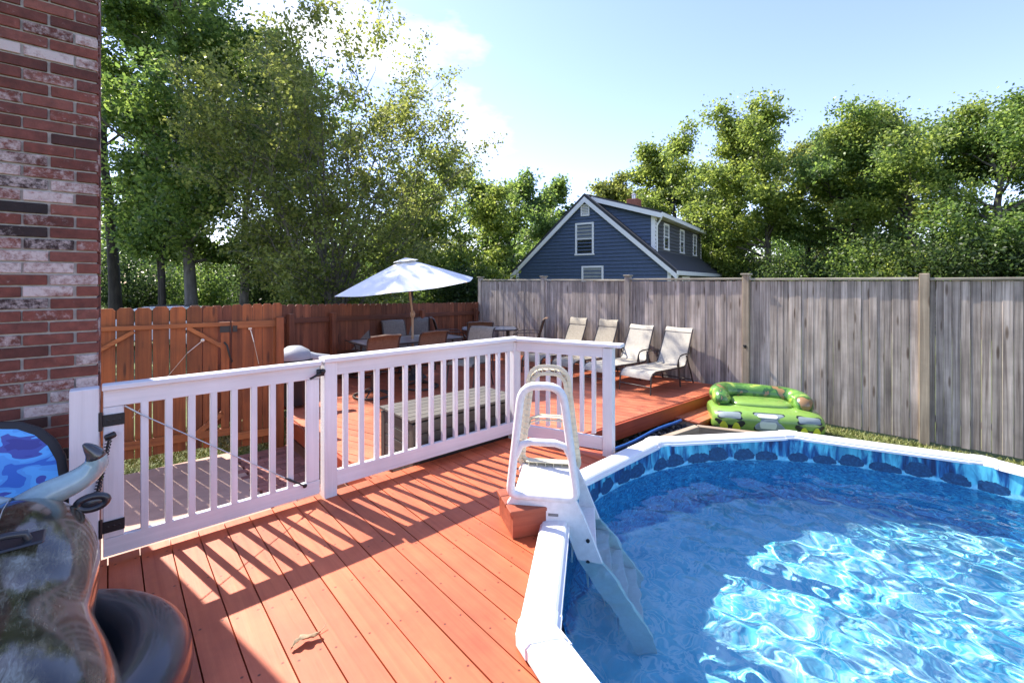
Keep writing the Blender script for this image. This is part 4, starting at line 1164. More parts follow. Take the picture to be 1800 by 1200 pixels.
# ------------------------------------------------------------------ green camouflage float
tk = empty('tank_float', (3.50, 6.38, ZG+.05), R(-17), 'green camouflage inflatable tank float lying by the grey fence', 'pool float')
GCAMO = camo('green_camo', [(.26,.15,.06),(.030,.10,.022),(.085,.21,.035),(.14,.29,.05),(.36,.46,.08),(.025,.045,.02)], 5.2, .28, (.37,.44,.53,.62,.70), coat=.5)
GREENV = plain('green_vinyl', (.19,.33,.06), .25, .1, coat=.5)
LXh, LYh, LZh = .68, .46, .185
def hull_pt(x, th, off=0.0):
    """point on the hull: x along the side, th from the bottom (0) over the camera side (0.5) to the top (1)"""
    tx = abs(x)/LXh; sh = max(0.0, 1 - tx**4)**.5
    a = -math.pi/2 - math.pi*th
    sp = lambda c, e: math.copysign(abs(c)**e, c)
    yy = (LYh*.62 + LYh*.38*sh)*sp(math.cos(a), .55); zz = LZh*(.55+.45*sh)*sp(math.sin(a), .7)
    n = Vector((0, math.cos(a), math.sin(a)))
    return Vector((x, yy, zz + LZh)) + n*off
mb = MB(); nx_, na_ = 30, 36
for i in range(nx_+1):
    x_ = -LXh*math.cos(math.pi*i/nx_)
    for k in range(na_): mb.v.append(tuple(hull_pt(x_*.999, 2*k/na_)))
for i in range(nx_):
    for k in range(na_): mb.f.append((i*na_+k, i*na_+(k+1) % na_, (i+1)*na_+(k+1) % na_, (i+1)*na_+k))
mb.f.append(tuple(range(na_))); mb.f.append(tuple(nx_*na_+k for k in range(na_)))
mb.build('hull', GREENV, tk, smooth=60)
def decal(name, outline, mat_, off=.004, inner=None):
    """outline in (x, th); a thin print following the hull"""
    cx = sum(p[0] for p in outline)/len(outline); ct = sum(p[1] for p in outline)/len(outline)
    mb = MB(); rings = 5; n_ = len(outline)
    for j in range(rings):
        f_ = 1 - j/(rings-.6)
        for p in outline: mb.v.append(tuple(hull_pt(cx + (p[0]-cx)*f_, ct + (p[1]-ct)*f_, off)))
    for j in range(rings-1):
        for k in range(n_): mb.f.append((j*n_+k, j*n_+(k+1) % n_, (j+1)*n_+(k+1) % n_, (j+1)*n_+k))
    mb.f.append(tuple((rings-1)*n_+k for k in range(n_)))
    return mb.build(name, mat_, tk, smooth=60)
def rrect(cx, ct, w, h, n=5, sk=0.0):
    pts = []
    for (sx, sy) in ((1,1),(-1,1),(-1,-1),(1,-1)):
        a0 = {(1,1):0,(-1,1):90,(-1,-1):180,(1,-1):270}[(sx,sy)]
        for i in range(n):
            a = R(a0 + 90*i/(n-1)); pts.append((cx + sx*(w/2-.03) + .03*math.cos(a) + sk*(sy*(h/2)), ct + sy*(h/2-.04) + .04*math.sin(a)))
    return pts
GP1 = plain('print_grey', (.22,.27,.27), .4, .1, coat=.1); GP2 = plain('print_pale', (.62,.68,.55), .4, .05, coat=.1); GP3 = plain('print_yellow', (.62,.66,.04), .4, .08, coat=.1); GP4 = plain('print_black', (.012,.016,.014), .4, .1, coat=.1); GP5 = plain('print_brown', (.26,.15,.06), .4, .1, coat=.1)
for cx in (-.47, .0, .47):
    if cx == 0:
        decal('panel', rrect(cx, .60, .38, .34), GP4, .003); decal('panel', rrect(cx, .60, .35, .30), GP1, .005)
        decal('panel_trim', rrect(cx-.02, .68, .24, .085), GP2, .008); decal('panel_trim', rrect(cx-.02, .52, .20, .085), GP2, .008)
    else:
        decal('window_frame', rrect(cx, .66, .30, .21), GP4, .003); decal('window', rrect(cx, .66, .265, .16), GP1, .006)
        decal('wheel_arch', rrect(cx, .42, .36, .26), GP4, .003)
        for dx in (-.075, .075):
            decal('road_wheel', [(cx+dx + .05*math.cos(a), .44 + .075*math.sin(a)) for a in [i*math.pi/8 for i in range(16)]], GP3, .007)
decal('stripe', [(-.29,.42),(.29,.42),(.24,.30),(-.24,.30)], GP5, .003)
hp = [(-.52,-.02,.42),(-.54,.16,.44),(-.47,.30,.45),(-.28,.35,.45),(.0,.35,.44),(.27,.35,.43),(.45,.30,.42),(.52,.14,.41),(.50,-.03,.40),(.40,-.12,.38)]
fine = []
for i in range(len(hp)-1):
    p0, p1, p2, p3 = (Vector(hp[max(i-1,0)]), Vector(hp[i]), Vector(hp[i+1]), Vector(hp[min(i+2,len(hp)-1)]))
    for j in range(4):
        t = j/4; fine.append(.5*((2*p1) + (p2-p0)*t + (2*p0-5*p1+4*p2-p3)*t*t + (3*p1-p0-3*p2+p3)*t**3))
fine.append(Vector(hp[-1]))
nf = len(fine); rr_ = [.125*min(1, (.35 + 1.6*min(i, nf-1-i)/6)) if min(i, nf-1-i) < 3 else .125 for i in range(nf)]
MB().tube(fine, rr_, 18).build('backrest', GCAMO, tk, smooth=180)
MB().tube([(-.52,-.16,.38),(-.52,-.06,.41),(-.53,.08,.43)], [.07,.12,.125], 18).build('armrest', GCAMO, tk, smooth=180)
MB().ellipsoid((.40,.26,.05), (-.02,.06,.37), 24, 8, p=.6).build('seat_floor', GREENV, tk, smooth=180)

# dry leaf on the deck
lf = MB(); n_ = 13; vv = []; rl_ = random.Random(3)
for i in range(n_):
    t = i/(n_-1); w_ = .024*math.sin(math.pi*min(.96, t*.93+.04))*(.55 + .45*abs(math.sin(8.5*t+.4)))
    zc = .006 + .010*abs(math.sin(4.1*t)) + rl_.uniform(0,.003); bx = t*.125-.062; by = .010*math.sin(5*t)
    vv += [(bx, by-w_*1.1, zc+.014+rl_.uniform(-.004,.006)), (bx, by-w_*.5, zc+.004+rl_.uniform(-.002,.004)), (bx, by, zc), (bx, by+w_*.5, zc+.006+rl_.uniform(-.002,.004)), (bx, by+w_, zc+.002+rl_.uniform(0,.012))]
ff = []
for i in range(n_-1):
    for j in range(4): ff.append((i*5+j, i*5+j+1, i*5+j+6, i*5+j+5))
lf.add(vv, ff); lf.tube([(.06,.008,.008),(.085,.012,.012),(.10,.02,.02)], .0016, 5)
o = lf.build('dry_leaf', plain('dry_leaf_brown', (.40,.29,.17), .8, .4, scale=55), None, at(537,1130,0), (0,0,R(48)), smooth=40)
tag(o, 'curled dry brown leaf lying on the pool deck', 'leaf')

# ------------------------------------------------------------------ the blue house beyond the fence
HB = -.85
hs = empty('blue_house', (.27, 27.0, HB), math.atan2(-.562,.827), 'dark blue clapboard house with white trim and shed dormer', 'house')
NAVY = plain('navy_siding', (.065,.10,.165), .55, .10, scale=6); SLATE = plain('grey_siding', (.10,.105,.12), .6, .1, scale=6)
TRIM = plain('white_trim', (.86,.86,.84), .5, .03); SHING = plain('roof_shingle', (.05,.052,.058), .9, .3, scale=25, bmp=.3)
GLS = plain('window_glass', (.02,.025,.03), .06, .2, spec=.8); CURT = plain('curtain', (.30,.32,.31), .9, .2, scale=20)
HW, HD, ZE, ZR = 8.97, 11.3, 2.2-HB, 6.1-HB; sl_ = (ZR-ZE)/(HW/2)
def siding(fn_l, fn_r, z0, z1, pitch, M, mat_, parent):
    """courses of lapped boards between two slanted limits, facing local -y"""
    mb = MB(); z = z0
    while z < z1-.01:
        zt = min(z+pitch, z1)
        a0, a1 = fn_l(z), fn_r(z); b0, b1 = fn_l(zt), fn_r(zt)
        if a1 - a0 > .02:
            if b1 < b0: b0 = b1 = (b0+b1)/2
            mb.add([(a0,-.06,z),(a1,-.06,z),(b1,-.012,zt),(b0,-.012,zt),(a0,0,z),(a1,0,z),(b1,0,zt),(b0,0,zt)], [(0,1,2,3),(4,7,6,5),(0,4,5,1),(1,5,6,2),(2,6,7,3),(3,7,4,0)], M)
        z += pitch
    o = mb.build('siding', mat_, parent); o['kind'] = 'stuff'; return o
MB().prism([(0,0),(HW,0),(HW,ZE),(HW/2,ZR-.05),(0,ZE)], 0, HD, Matrix(((1,0,0,0),(0,0,1,.02),(0,1,0,0),(0,0,0,1)))).build('house_body', SLATE, hs)
siding(lambda z: 0 if z < ZE else (z-ZE)/sl_, lambda z: HW if z < ZE else HW-(z-ZE)/sl_, .3, ZR-.1, .19, None, NAVY, hs)
Mr = Matrix.Translation((HW,0,0)) @ Matrix.Rotation(R(90),4,'Z')
siding(lambda z: 0.0, lambda z: HD, .3, ZE, .19, Mr, SLATE, hs)
th = .16; oh = .30
for sgn in (1, -1):
    pts = [(HW/2, ZR), (HW/2 + sgn*(HW/2+oh), ZE-oh*sl_), (HW/2 + sgn*(HW/2+oh), ZE-oh*sl_+th*1.2), (HW/2, ZR+th*1.25)]
    Mx = Matrix(((1,0,0,0),(0,0,1,-.22),(0,1,0,0),(0,0,0,1)))
    MB().prism(pts, 0, HD+.44, Mx).build('roof', SHING, hs)
    rk = [(HW/2, ZR+.02), (HW/2 + sgn*(HW/2+oh), ZE-oh*sl_+.02), (HW/2 + sgn*(HW/2+oh), ZE-oh*sl_-.24), (HW/2, ZR-.27)]
    MB().prism(rk, 0, .06, Matrix(((1,0,0,0),(0,0,1,-.23),(0,1,0,0),(0,0,0,1)))).build('rake_board', TRIM, hs)
for xx in (.09, HW-.09): MB().box((.18,.05,ZE), (xx,-.03,ZE/2), .004).build('corner_board', TRIM, hs)
MB().box((.06,HD+.4,.20), (HW+oh+.02, HD/2, ZE-oh*sl_+.06), .004).build('eave_fascia', TRIM, hs)
MB().box((oh,HD+.3,.03), (HW+oh/2, HD/2, ZE-oh*sl_-.03)).build('soffit', TRIM, hs)
def house_window(parent, M, cx, z0, z1, w, curtain=False):
    f_ = empty('window', (0,0,0)); f_.parent = parent
    fr = MB(); t_ = .10
    fr.box((w,.06,t_), (cx,-.05,z1-t_/2), M=M); fr.box((w+.06,.08,t_*.8), (cx,-.06,z0+t_*.4), M=M)
    for sx in (-1,1): fr.box((t_,.058,z1-z0-t_*1.8), (cx+sx*(w/2-t_/2),-.049,(z0+z1)/2), M=M)
    fr.box((w-2*t_,.05,.05), (cx,-.045,(z0+z1)/2), M=M)
    fr.build('frame', TRIM, f_)
    for zz0, zz1 in ((z0+.08,(z0+z1)/2-.025), ((z0+z1)/2+.025, z1-t_)):
        MB().box((w-2*t_+.02,.012,zz1-zz0), (cx,-.038,(zz0+zz1)/2), M=M).build('pane', CURT if (curtain or zz0 > (z0+z1)/2) else GLS, f_)
    return f_
house_window(hs, None, 4.42, 3.0-HB, 4.75-HB, 1.08)
house_window(hs, None, 4.88, .75-HB, 2.42-HB, 1.25, True)
vt = MB()
for k in range(6): vt.box((.36,.05,.05), (4.46,-.05,5.19-HB+k*.085), rot=(R(30),0,0))
o = vt.build('vent_louvres', TRIM, hs); o['kind'] = 'stuff'
vf = MB(); vf.box((.50,.06,.06), (4.46,-.05,5.13-HB)); vf.box((.50,.06,.06), (4.46,-.05,5.70-HB))
for sx in (-1,1): vf.box((.06,.06,.51), (4.46+sx*.22,-.05,5.415-HB))
vf.build('vent_frame', TRIM, hs)
# shed dormer on the right-hand slope
DX, DY0, DY1 = 8.05, .42, HD-.42; DZ = 5.02-HB
zroof = lambda x: ZR - (x-HW/2)*sl_
dm = empty('dormer', (0,0,0)); dm.parent = hs
MB().prism([(HW/2+.15, ZR-.1), (DX, zroof(DX)-.05), (DX, DZ-.12)], DY0+.04, DY1-.04, Matrix(((1,0,0,0),(0,0,1,0),(0,1,0,0),(0,0,0,1)))).build('dormer_body', SLATE, dm)
dsl = (ZR+.02-DZ)/(DX-HW/2)
siding(lambda z: max(HW/2+.1, HW/2 + (ZR-z)/sl_ - .02), lambda z: min(DX, HW/2 + (ZR+.02-z)/dsl), zroof(DX)-.05, ZR-.15, .19, Matrix.Translation((0,DY0+.04,0)), NAVY, dm)
Md = Matrix.Translation((DX, 0, 0)) @ Matrix.Rotation(R(90),4,'Z')
siding(lambda z: DY0, lambda z: DY1, zroof(DX)-.1, DZ-.1, .19, Md, SLATE, dm)
MB().prism([(HW/2-.1, ZR+.10), (DX+.42, DZ-.42*dsl+.02), (DX+.42, DZ-.42*dsl+.16), (HW/2-.1, ZR+.24)], DY0-.28, DY1+.28, Matrix(((1,0,0,0),(0,0,1,0),(0,1,0,0),(0,0,0,1)))).build('dormer_roof', SHING, dm)
MB().prism([(HW/2+.25, ZR+.04), (DX+.44, DZ-.42*dsl+.05), (DX+.44, DZ-.42*dsl-.19), (HW/2+.25, ZR-.2)], DY0-.31, DY0-.25, Matrix(((1,0,0,0),(0,0,1,0),(0,1,0,0),(0,0,0,1)))).build('rake_board', TRIM, dm)
MB().box((.05, DY1-DY0+.56, .2), (DX+.44, (DY0+DY1)/2, DZ-.42*dsl+.0)).build('fascia', TRIM, dm)
MB().box((.40, DY1-DY0+.5, .03), (DX+.22, (DY0+DY1)/2, DZ-.42*dsl-.09)).build('soffit', plain('cream_soffit', (.70,.62,.52), .6, .03), dm)
for yy in (DY0+.02, DY1-.02): MB().box((.06,.20,DZ-zroof(DX)), (DX+.02, yy+(.08 if yy < 3 else -.08), (DZ+zroof(DX))/2-.05)).build('corner_board', TRIM, dm)
MB().box((.20,.05,DZ-zroof(DX)), (DX-.08, DY0-.005, (DZ+zroof(DX))/2-.05)).build('corner_board', TRIM, dm)
MB().tube([(DX+.40,DY0-.1,DZ-.42*dsl-.02),(DX+.30,DY0-.06,DZ-.35),(DX+.09,DY0+.05,DZ-.62),(DX+.09,DY0+.05,zroof(DX)+.05)], .045, 8).build('downspout', TRIM, dm, smooth=60)
MB().tube([(HW+oh,.0,ZE-oh*sl_-.02),(HW+oh-.05,.02,ZE-oh*sl_-.2),(HW+.08,.06,ZE-oh*sl_-.5),(HW+.08,.06,.1)], .045, 8).build('downspout', TRIM, hs, smooth=60)
for yy in (2.3, 5.6, 8.9):
    house_window(dm, Md, yy, zroof(DX)+.25, DZ-.35, .95)
house_window(hs, Mr, 2.6, 1.0, ZE-.35, 1.5)
ch = empty('roof_chimney', (0,0,0)); ch.parent = hs
MB().box((.7,.7,1.0), (HW/2+.9, 5.0, ZR+.05), .01).build('stack', plain('chimney_brick_far', (.30,.11,.07), .9, .3, scale=12), ch)
MB().lathe([(.13,0),(.13,.25),(.2,.27),(.0,.4)], 12, Matrix.Translation((HW/2+.9,5.0,ZR+.55))).build('flue_cap', STEEL, ch, smooth=40)

# ------------------------------------------------------------------ parked cars behind the picket fences
def car(loc, rz, paint, label):
    t = empty('parked_car', loc, rz, label, 'car')
    P = plain(*paint, coat=.8)
    side = [(-2.15,.35),(-2.2,.62),(-2.1,.86),(-1.35,.96),(-.75,.98),(1.95,1.0),(2.15,.92),(2.22,.6),(2.15,.33)]
    MB().prism([(p[0],p[1]) for p in side], -.88, .88, Matrix.Rotation(R(90),4,'X'), b=.05).build('body', P, t, smooth=35)
    cab = [(-.95,.96),(-.35,1.42),(-.1,1.50),(1.45,1.50),(1.75,1.44),(2.05,1.0)]
    MB().prism(cab, -.74, .74, Matrix.Rotation(R(90),4,'X'), b=.06).build('cabin', P, t, smooth=35)
    for sy in (-1,1):
        for (x0, x1, x2, x3) in ((-.72,-.28,.42,.42), (.50,.50,1.30,1.45)):
            MB().prism([(x0,1.0),(x1,1.38),(x2,1.42),(x3,1.0)], -.012, .012, Matrix.Translation((0,sy*.745,0)) @ Matrix.Rotation(R(90),4,'X')).build('side_window', GLS, t)
        for wx in (-1.35, 1.4):
            w_ = MB().tube([(wx,sy*.68,.34),(wx,sy*.90,.34)], .34, 20).build('wheel', BLACK, t, smooth=40)
            MB().lathe([(.0,.0),(.2,.0),(.22,.02),(.0,.03)], 16, Matrix.Translation((wx,sy*.905,.34)) @ Matrix.Rotation(R(-90*sy),4,'X')).build('rim', STEEL, w_, smooth=40)
        MB().box((.10,.12,.10), (-.62,sy*.92,1.02), .02).build('mirror', P, t)
    MB().prism([(-.93,1.0),(-.37,1.42),(-.35,1.40),(-.90,.98)], -.66, .66, Matrix.Translation((-.02,0,.02)) @ Matrix.Rotation(R(90),4,'X')).build('windscreen', GLS, t)
    for sy in (-1,1): MB().ellipsoid((.05,.16,.08), (-2.13,sy*.62,.72), 12, 8).build('headlight', TRIM, t, smooth=180)
    for sy in (-.5,.5): MB().box((1.5,.04,.03), (.7,sy,1.535), .01).build('roof_rail', BLACK, t)
    return t
car((-13.6, 17.0, gz(-13.6,17)), R(28), ('white_car_paint', (.78,.80,.82), .25, .03), 'white car behind the orange gate, mostly hidden by pickets')
car((-4.9, 18.5, gz(-4.9,18.5)), R(-160), ('silver_car_paint', (.60,.62,.64), .25, .03), 'pale car beyond the brown fence below the parasol')
# ------------------------------------------------------------------ trees
def leaf_material(name, dark, mid, light, trans=.55):
    m, nt, N2, L2, b = base(name)
    ge = nt.nodes.new('ShaderNodeNewGeometry')
    t = nt.nodes.new('ShaderNodeTexCoord')
    cl = noise(nt, t.outputs['Object'], .55, 2, .5)
    ad = node(nt, 'ShaderNodeMath', operation='MULTIPLY_ADD'); L2.new(ge.outputs['Random Per Island'], ad.inputs[0]); ad.inputs[1].default_value = .55
    m2 = node(nt, 'ShaderNodeMath', operation='MULTIPLY'); L2.new(cl, m2.inputs[0]); m2.inputs[1].default_value = .75; L2.new(m2.outputs[0], ad.inputs[2])
    c = ramp(nt, [(.3, dark), (.6, mid), (.95, light)], ad.outputs[0])
    L2.new(c.outputs[0], b.inputs['Base Color']); b.inputs['Roughness'].default_value = .45
    tr = nt.nodes.new('ShaderNodeBsdfTranslucent'); hs_ = nt.nodes.new('ShaderNodeHueSaturation'); hs_.inputs['Value'].default_value = 1.8; hs_.inputs['Hue'].default_value = .485
    L2.new(c.outputs[0], hs_.inputs['Color']); L2.new(hs_.outputs[0], tr.inputs['Color'])
    mx = nt.nodes.new('ShaderNodeMixShader'); mx.inputs[0].default_value = trans
    L2.new(b.outputs[0], mx.inputs[1]); L2.new(tr.outputs[0], mx.inputs[2])
    L2.new(mx.outputs[0], nt.nodes['Material Output'].inputs['Surface'])
    return m
LF = {'oak': leaf_material('oak_leaves', (.038,.080,.022), (.10,.175,.036), (.20,.28,.06)),
      'pear': leaf_material('olive_leaves', (.060,.090,.020), (.145,.185,.040), (.26,.285,.07)),
      'sun': leaf_material('sunny_leaves', (.060,.105,.020), (.155,.225,.042), (.29,.35,.075)),
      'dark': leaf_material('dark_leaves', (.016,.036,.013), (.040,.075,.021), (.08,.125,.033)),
      'bright': leaf_material('bright_leaves', (.10,.15,.015), (.20,.27,.025), (.32,.38,.05))}
BARK = wood('grey_bark', (.075,.065,.055), (.21,.19,.165), 'z', .9, 9, 1.5, .15, .8, .4)
BARKD = wood('dark_bark', (.018,.014,.012), (.06,.05,.042), 'z', .9, 9, 1.5, .15, .8, .4)

def leaf_mesh(name, anchors, sig, n, size, rg, up=.5):
    idx = rg.integers(0, len(anchors), n)
    sg = sig if np.isscalar(sig) else sig[idx][:,None]
    P = anchors[idx] + rg.normal(0, 1, (n,3))*sg*np.array([1,1,.75])
    nrm = rg.normal(0, 1, (n,3)); nrm[:,2] += up; nrm /= np.linalg.norm(nrm, axis=1)[:,None]
    t = np.cross(nrm, rg.normal(0, 1, (n,3))); t /= np.linalg.norm(t, axis=1)[:,None]+1e-9
    s_ = np.cross(nrm, t); l = size*rg.uniform(.6, 1.25, n)[:,None]
    V = np.empty((n,4,3)); V[:,0] = P - t*l*.5; V[:,1] = P + s_*l*.30 + nrm*l*.08; V[:,2] = P + t*l*.5; V[:,3] = P - s_*l*.30 + nrm*l*.08
    me = bpy.data.meshes.new(name); me.vertices.add(n*4); me.vertices.foreach_set('co', V.ravel())
    me.loops.add(n*4); me.loops.foreach_set('vertex_index', np.arange(n*4))
    me.polygons.add(n); me.polygons.foreach_set('loop_start', np.arange(0, n*4, 4)); me.polygons.foreach_set('loop_total', np.full(n, 4))
    me.update(); return me

def tree(name, label, X, Y, H, cr, base_h, nleaf, leaf, seed, mat_, bark=None, tr=.16, stems=1, spread=.15, lean=(0,0), group=None, dens=1.0, sig=.36, l1=13, l2=5, twig_up=.35, flat=1.0):
    rd = random.Random(seed); rg = np.random.default_rng(seed)
    t = empty(name, (X, Y, gz(X,Y)-.05), 0, label, 'tree', group)
    mb = MB(); anchors = []; sigs = []
    for s_ in range(stems):
        az = rd.uniform(0, 6.28) if stems == 1 else 6.28*s_/stems + rd.uniform(-.3,.3)
        sp = spread*rd.uniform(.35, 1.0) if stems > 1 else spread*.4
        hs_ = H*(rd.uniform(.82, .97) if stems > 1 else .9)
        if stems > 1: hs_ *= (1 - .35*(sp/spread)**2)
        pts = []; nP = 9
        for i in range(nP):
            f_ = i/(nP-1)
            off = sp*H*(f_**1.15)
            pts.append(Vector((math.cos(az)*off + lean[0]*H*f_**1.6 + rd.gauss(0,.10)*f_*2, math.sin(az)*off + lean[1]*H*f_**1.6 + rd.gauss(0,.10)*f_*2, hs_*f_)))
        r0 = tr if stems == 1 else tr*.55
        mb.tube(pts, [max(.012, r0*(1.25 if i == 0 else 1)*(1-i/(nP-1))**.8) for i in range(nP)], 8 if stems == 1 else 6)
        n1 = l1 if stems == 1 else max(4, int(l1*1.6/stems)+2)
        for b_ in range(n1):
            f_ = base_h/H + (1-base_h/H)*((b_+rd.random())/n1)**.9
            f_ = min(.97, f_); k = f_*(nP-1); i0 = min(int(k), nP-2); p0 = pts[i0].lerp(pts[i0+1], k-i0)
            a = rd.uniform(0, 6.28) if stems == 1 else az + rd.gauss(0, 1.1)
            rel = (f_-base_h/H)/(1-base_h/H)
            env = math.sin(math.pi*min(1, .20+.72*rel))**.6                     # crown outline
            ln = cr*env*rd.uniform(.55, 1.08)*(1 if stems == 1 else .55)
            upw = (.15 + .55*rel)*flat
            d_ = Vector((math.cos(a), math.sin(a), upw + rd.uniform(-.1,.25))).normalized()
            q_ = [p0]; 
            for j in range(1, 5):
                q_.append(p0 + d_*ln*j/4 + Vector((rd.gauss(0,.05)*ln, rd.gauss(0,.05)*ln, twig_up*ln*(j/4)**2*.4 + rd.gauss(0,.03)*ln)))
            rb = max(.012, r0*.36*(1-f_*.55))
            mb.tube(q_, [rb*(1-j/4*.75) for j in range(5)], 5)
            for c_ in range(l2):
                u_ = rd.uniform(.30, 1.0); j0 = min(3, int(u_*4)); pa = q_[j0].lerp(q_[j0+1], u_*4-j0)
                d2 = (d_ + Vector((rd.gauss(0,.65), rd.gauss(0,.65), rd.gauss(.12,.45)))).normalized(); l2n = ln*rd.uniform(.22,.45)
                pe = pa + d2*l2n; pm_ = pa.lerp(pe, .5) + Vector((rd.gauss(0,.06)*l2n, rd.gauss(0,.06)*l2n, .06*l2n))
                mb.tube([pa, pm_, pe], [rb*.38, rb*.25, .006], 3)
                anchors += [tuple(pe), tuple(pm_.lerp(pe,.5))]; sigs += [sig*rd.uniform(.6,1.25), sig*rd.uniform(.5,1.0)]
                if rd.random() < .5: anchors.append(tuple(pa)); sigs.append(sig*.6)
            anchors.append(tuple(q_[4])); sigs.append(sig)
        anchors.append(tuple(pts[-1])); sigs.append(sig)
    mb.build('trunk', bark or BARK, t, smooth=60)
    link('crown', leaf_mesh('crown', np.array(anchors), np.array(sigs), int(nleaf*dens), leaf, rg), mat_, t)
    return t
def tpx(px, Y): return (px-900)/800*Y
G1 = 'trees behind the brown fence'; G2_ = 'trees behind the grey fence'
tree('oak_tree', 'tall leafy oak with grey trunk right beside the chimney', tpx(340,18), 18, 16.5, 5.6, 3.2, 70000, .18, 11, LF['oak'], tr=.24, l1=30, l2=8, group=G1, sig=.34)
tree('oak_tree', 'dark trunked oak at far left, partly behind the chimney', tpx(205,21), 21, 18, 5.4, 3.6, 48000, .21, 12, LF['oak'], BARKD, .26, l1=20, l2=6, group=G1, sig=.45)
tree('pear_tree', 'broad many stemmed olive green tree left of the parasol', tpx(585,15), 15, 10.0, 6.0, 1.3, 64000, .125, 23, LF['pear'], BARK, .13, stems=17, spread=.41, group=G1, sig=.21, l1=100, l2=8, twig_up=.9)
tree('oak_tree', 'slim oak with two dark trunks showing above the orange gate', tpx(285,19), 19, 12, 3.4, 4.2, 22000, .18, 31, LF['oak'], BARKD, .22, stems=2, spread=.06, l1=22, group=G1)
tree('oak_tree', 'pale trunked tree rising between oak and many stemmed tree', tpx(425,21), 21, 13.2, 3.8, 3.0, 26000, .19, 32, LF['sun'], BARK, .22, l1=20, l2=6, group=G1)
tree('woodland_tree', 'green tree just right of the parasol, with two pale trunks', tpx(722,22), 22, 8.2, 3.2, 3.2, 18000, .18, 33, LF['sun'], BARK, .24, stems=2, spread=.03, l1=24, group=G1)
tree('woodland_tree', 'rounded green tree above the end of the brown fence', tpx(815,26), 26, 8.6, 3.6, 1.2, 20000, .22, 34, LF['sun'], BARKD, .18, l1=18, l2=6, group=G1)
tree('woodland_tree', 'green tree touching the left eave of the blue house', tpx(905,31), 31, 9.4, 3.8, 1.5, 18000, .25, 35, LF['oak'], BARKD, .2, l1=18, l2=6, group=G1)
tree('woodland_tree', 'small spiky topped tree left of the house gable', tpx(960,36), 36, 10.3, 3.4, 1.5, 15000, .28, 36, LF['oak'], BARKD, .2, l1=16, l2=6, group=G1)
rt = [('woodland_tree', 'olive round crowned tree behind the roof peak', 1075, 42, 11.6, 4.4, 1.5, 22000, .30, 37, 'pear', BARKD, (0,0)),
 ('woodland_tree', 'low green tree between roof peak and dormer, behind house', 1140, 44, 10.6, 4.4, 1.2, 18000, .32, 38, 'sun', BARKD, (0,0)),
 ('oak_tree', 'lopsided oak with a high tuft beside the dormer', 1205, 36, 14.4, 4.4, 2.5, 30000, .25, 41, 'sun', BARKD, (-.05,0)),
 ('woodland_tree', 'pale green tree filling the gap right of the dormer', 1275, 40, 12.4, 4.8, 1.5, 22000, .30, 47, 'sun', BARKD, (0,0)),
 ('oak_tree', 'broad sunny oak right of the blue house', 1350, 31, 13.6, 5.4, 2.0, 48000, .22, 42, 'sun', BARK, (0,0)),
 ('woodland_tree', 'olive tree between the sunny oak and mid green oak', 1425, 38, 14.2, 5.0, 1.5, 24000, .29, 48, 'pear', BARKD, (0,0)),
 ('oak_tree', 'mid green oak above the middle of grey fence', 1495, 28, 12.3, 4.6, 1.8, 44000, .20, 43, 'oak', BARKD, (0,0)),
 ('woodland_tree', 'green tree between mid green oak and bright tall oak', 1560, 34, 13.6, 4.8, 1.5, 24000, .27, 49, 'oak', BARKD, (0,0)),
 ('oak_tree', 'bright green tall oak above third fence post', 1620, 25, 12.0, 4.8, 1.8, 50000, .185, 44, 'sun', BARK, (0,0)),
 ('oak_tree', 'tallest green oak at the right edge of the picture', 1770, 22, 11.2, 4.8, 1.6, 52000, .175, 45, 'oak', BARK, (0,0)),
 ('oak_tree', 'green oak cut off by the right edge, beyond the tallest oak', 1930, 21, 12.6, 4.4, 2.0, 20000, .22, 46, 'oak', BARKD, (0,0))]
for (nm, lb, px, Yd, H_, cr_, bh_, nl, lsz, sd, mt, bk, ln) in rt:
    tree(nm, lb, tpx(px,Yd), Yd, H_, cr_, bh_, nl, lsz, sd, LF[mt], bk, .30, l1=24, l2=5, lean=ln, group=G2_, sig=.42, twig_up=.2)
# understorey shrubs, each its own plant
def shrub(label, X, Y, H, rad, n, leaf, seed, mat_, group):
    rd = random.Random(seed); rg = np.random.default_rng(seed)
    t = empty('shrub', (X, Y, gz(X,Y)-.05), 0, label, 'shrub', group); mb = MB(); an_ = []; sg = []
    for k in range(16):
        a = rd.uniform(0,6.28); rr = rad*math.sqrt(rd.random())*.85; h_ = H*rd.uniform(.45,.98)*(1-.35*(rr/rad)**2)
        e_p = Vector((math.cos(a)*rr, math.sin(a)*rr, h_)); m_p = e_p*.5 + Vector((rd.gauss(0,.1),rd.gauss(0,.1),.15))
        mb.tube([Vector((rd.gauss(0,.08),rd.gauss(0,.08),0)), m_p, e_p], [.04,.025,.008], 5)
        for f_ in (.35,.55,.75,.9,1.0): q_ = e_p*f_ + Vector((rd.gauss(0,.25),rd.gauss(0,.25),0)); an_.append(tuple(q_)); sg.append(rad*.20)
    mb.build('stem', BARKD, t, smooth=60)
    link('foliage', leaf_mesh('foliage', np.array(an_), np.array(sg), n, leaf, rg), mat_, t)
g3 = 'shrubs beyond the grey fence'; g4 = 'shrubs beyond the brown fence'
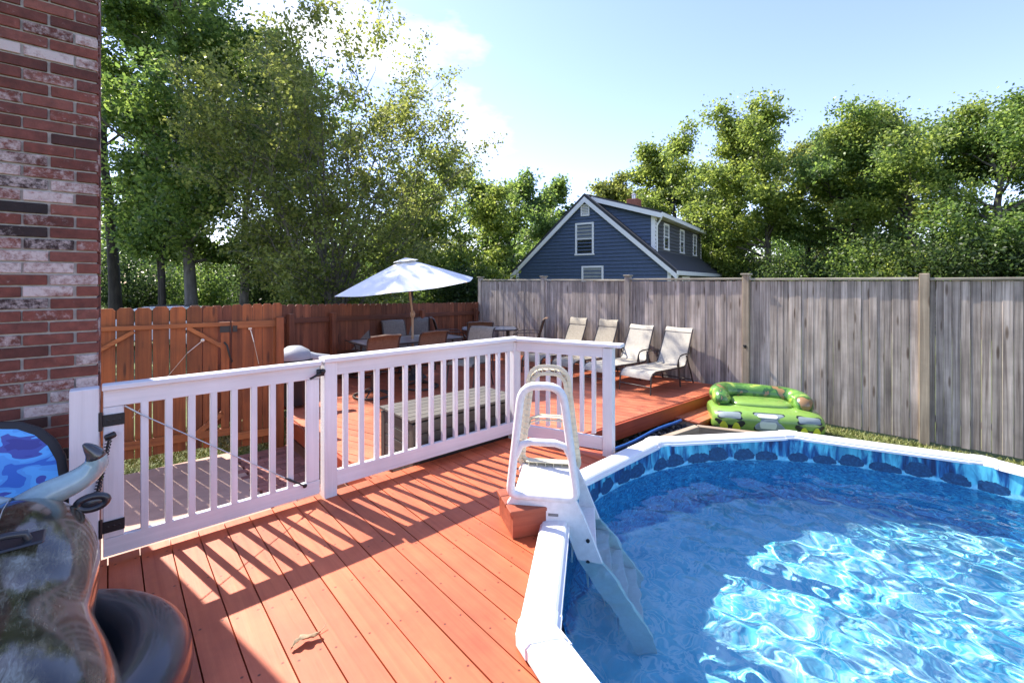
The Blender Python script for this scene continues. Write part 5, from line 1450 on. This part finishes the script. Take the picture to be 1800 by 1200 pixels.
rsh = random.Random(99)
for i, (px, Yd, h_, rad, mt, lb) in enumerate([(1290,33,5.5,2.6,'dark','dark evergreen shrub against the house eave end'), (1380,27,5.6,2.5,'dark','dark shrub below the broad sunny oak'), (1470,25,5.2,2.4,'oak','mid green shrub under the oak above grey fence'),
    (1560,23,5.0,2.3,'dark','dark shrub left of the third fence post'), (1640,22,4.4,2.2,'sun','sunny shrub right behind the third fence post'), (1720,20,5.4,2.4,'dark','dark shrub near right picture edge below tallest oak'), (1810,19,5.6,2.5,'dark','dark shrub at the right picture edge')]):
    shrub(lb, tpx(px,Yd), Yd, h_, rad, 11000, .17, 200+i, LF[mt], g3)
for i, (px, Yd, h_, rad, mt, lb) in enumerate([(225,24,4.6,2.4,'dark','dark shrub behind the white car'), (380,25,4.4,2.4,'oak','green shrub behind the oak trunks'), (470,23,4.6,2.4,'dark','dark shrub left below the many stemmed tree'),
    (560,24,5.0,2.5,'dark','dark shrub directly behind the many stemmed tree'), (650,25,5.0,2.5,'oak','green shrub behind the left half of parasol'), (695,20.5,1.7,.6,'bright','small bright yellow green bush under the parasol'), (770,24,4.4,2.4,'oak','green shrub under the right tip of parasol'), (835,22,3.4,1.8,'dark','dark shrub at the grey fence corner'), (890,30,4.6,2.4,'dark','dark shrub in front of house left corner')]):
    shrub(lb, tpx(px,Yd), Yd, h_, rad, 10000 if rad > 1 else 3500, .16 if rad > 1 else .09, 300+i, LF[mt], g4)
# far woods closing the view
rgw = np.random.default_rng(77)
na = 900; ax = rgw.uniform(-75, 85, na); ay = 50 + rgw.uniform(0, 12, na) - .004*np.abs(ax)**1.6; az = -.9 + rgw.uniform(0, 1, na)**.8*(6.5 + 2.5*np.sin(ax*.23) + 1.5*np.sin(ax*.61+1))
wd = link('distant_woods', leaf_mesh('distant_woods', np.c_[ax, ay, az], 1.25, 90000, .62, rgw), LF['oak']); tag(wd, 'far off band of dense green woods behind everything', 'woods', kind='stuff')

# keep light-path settings modest
scene.render.film_transparent = False
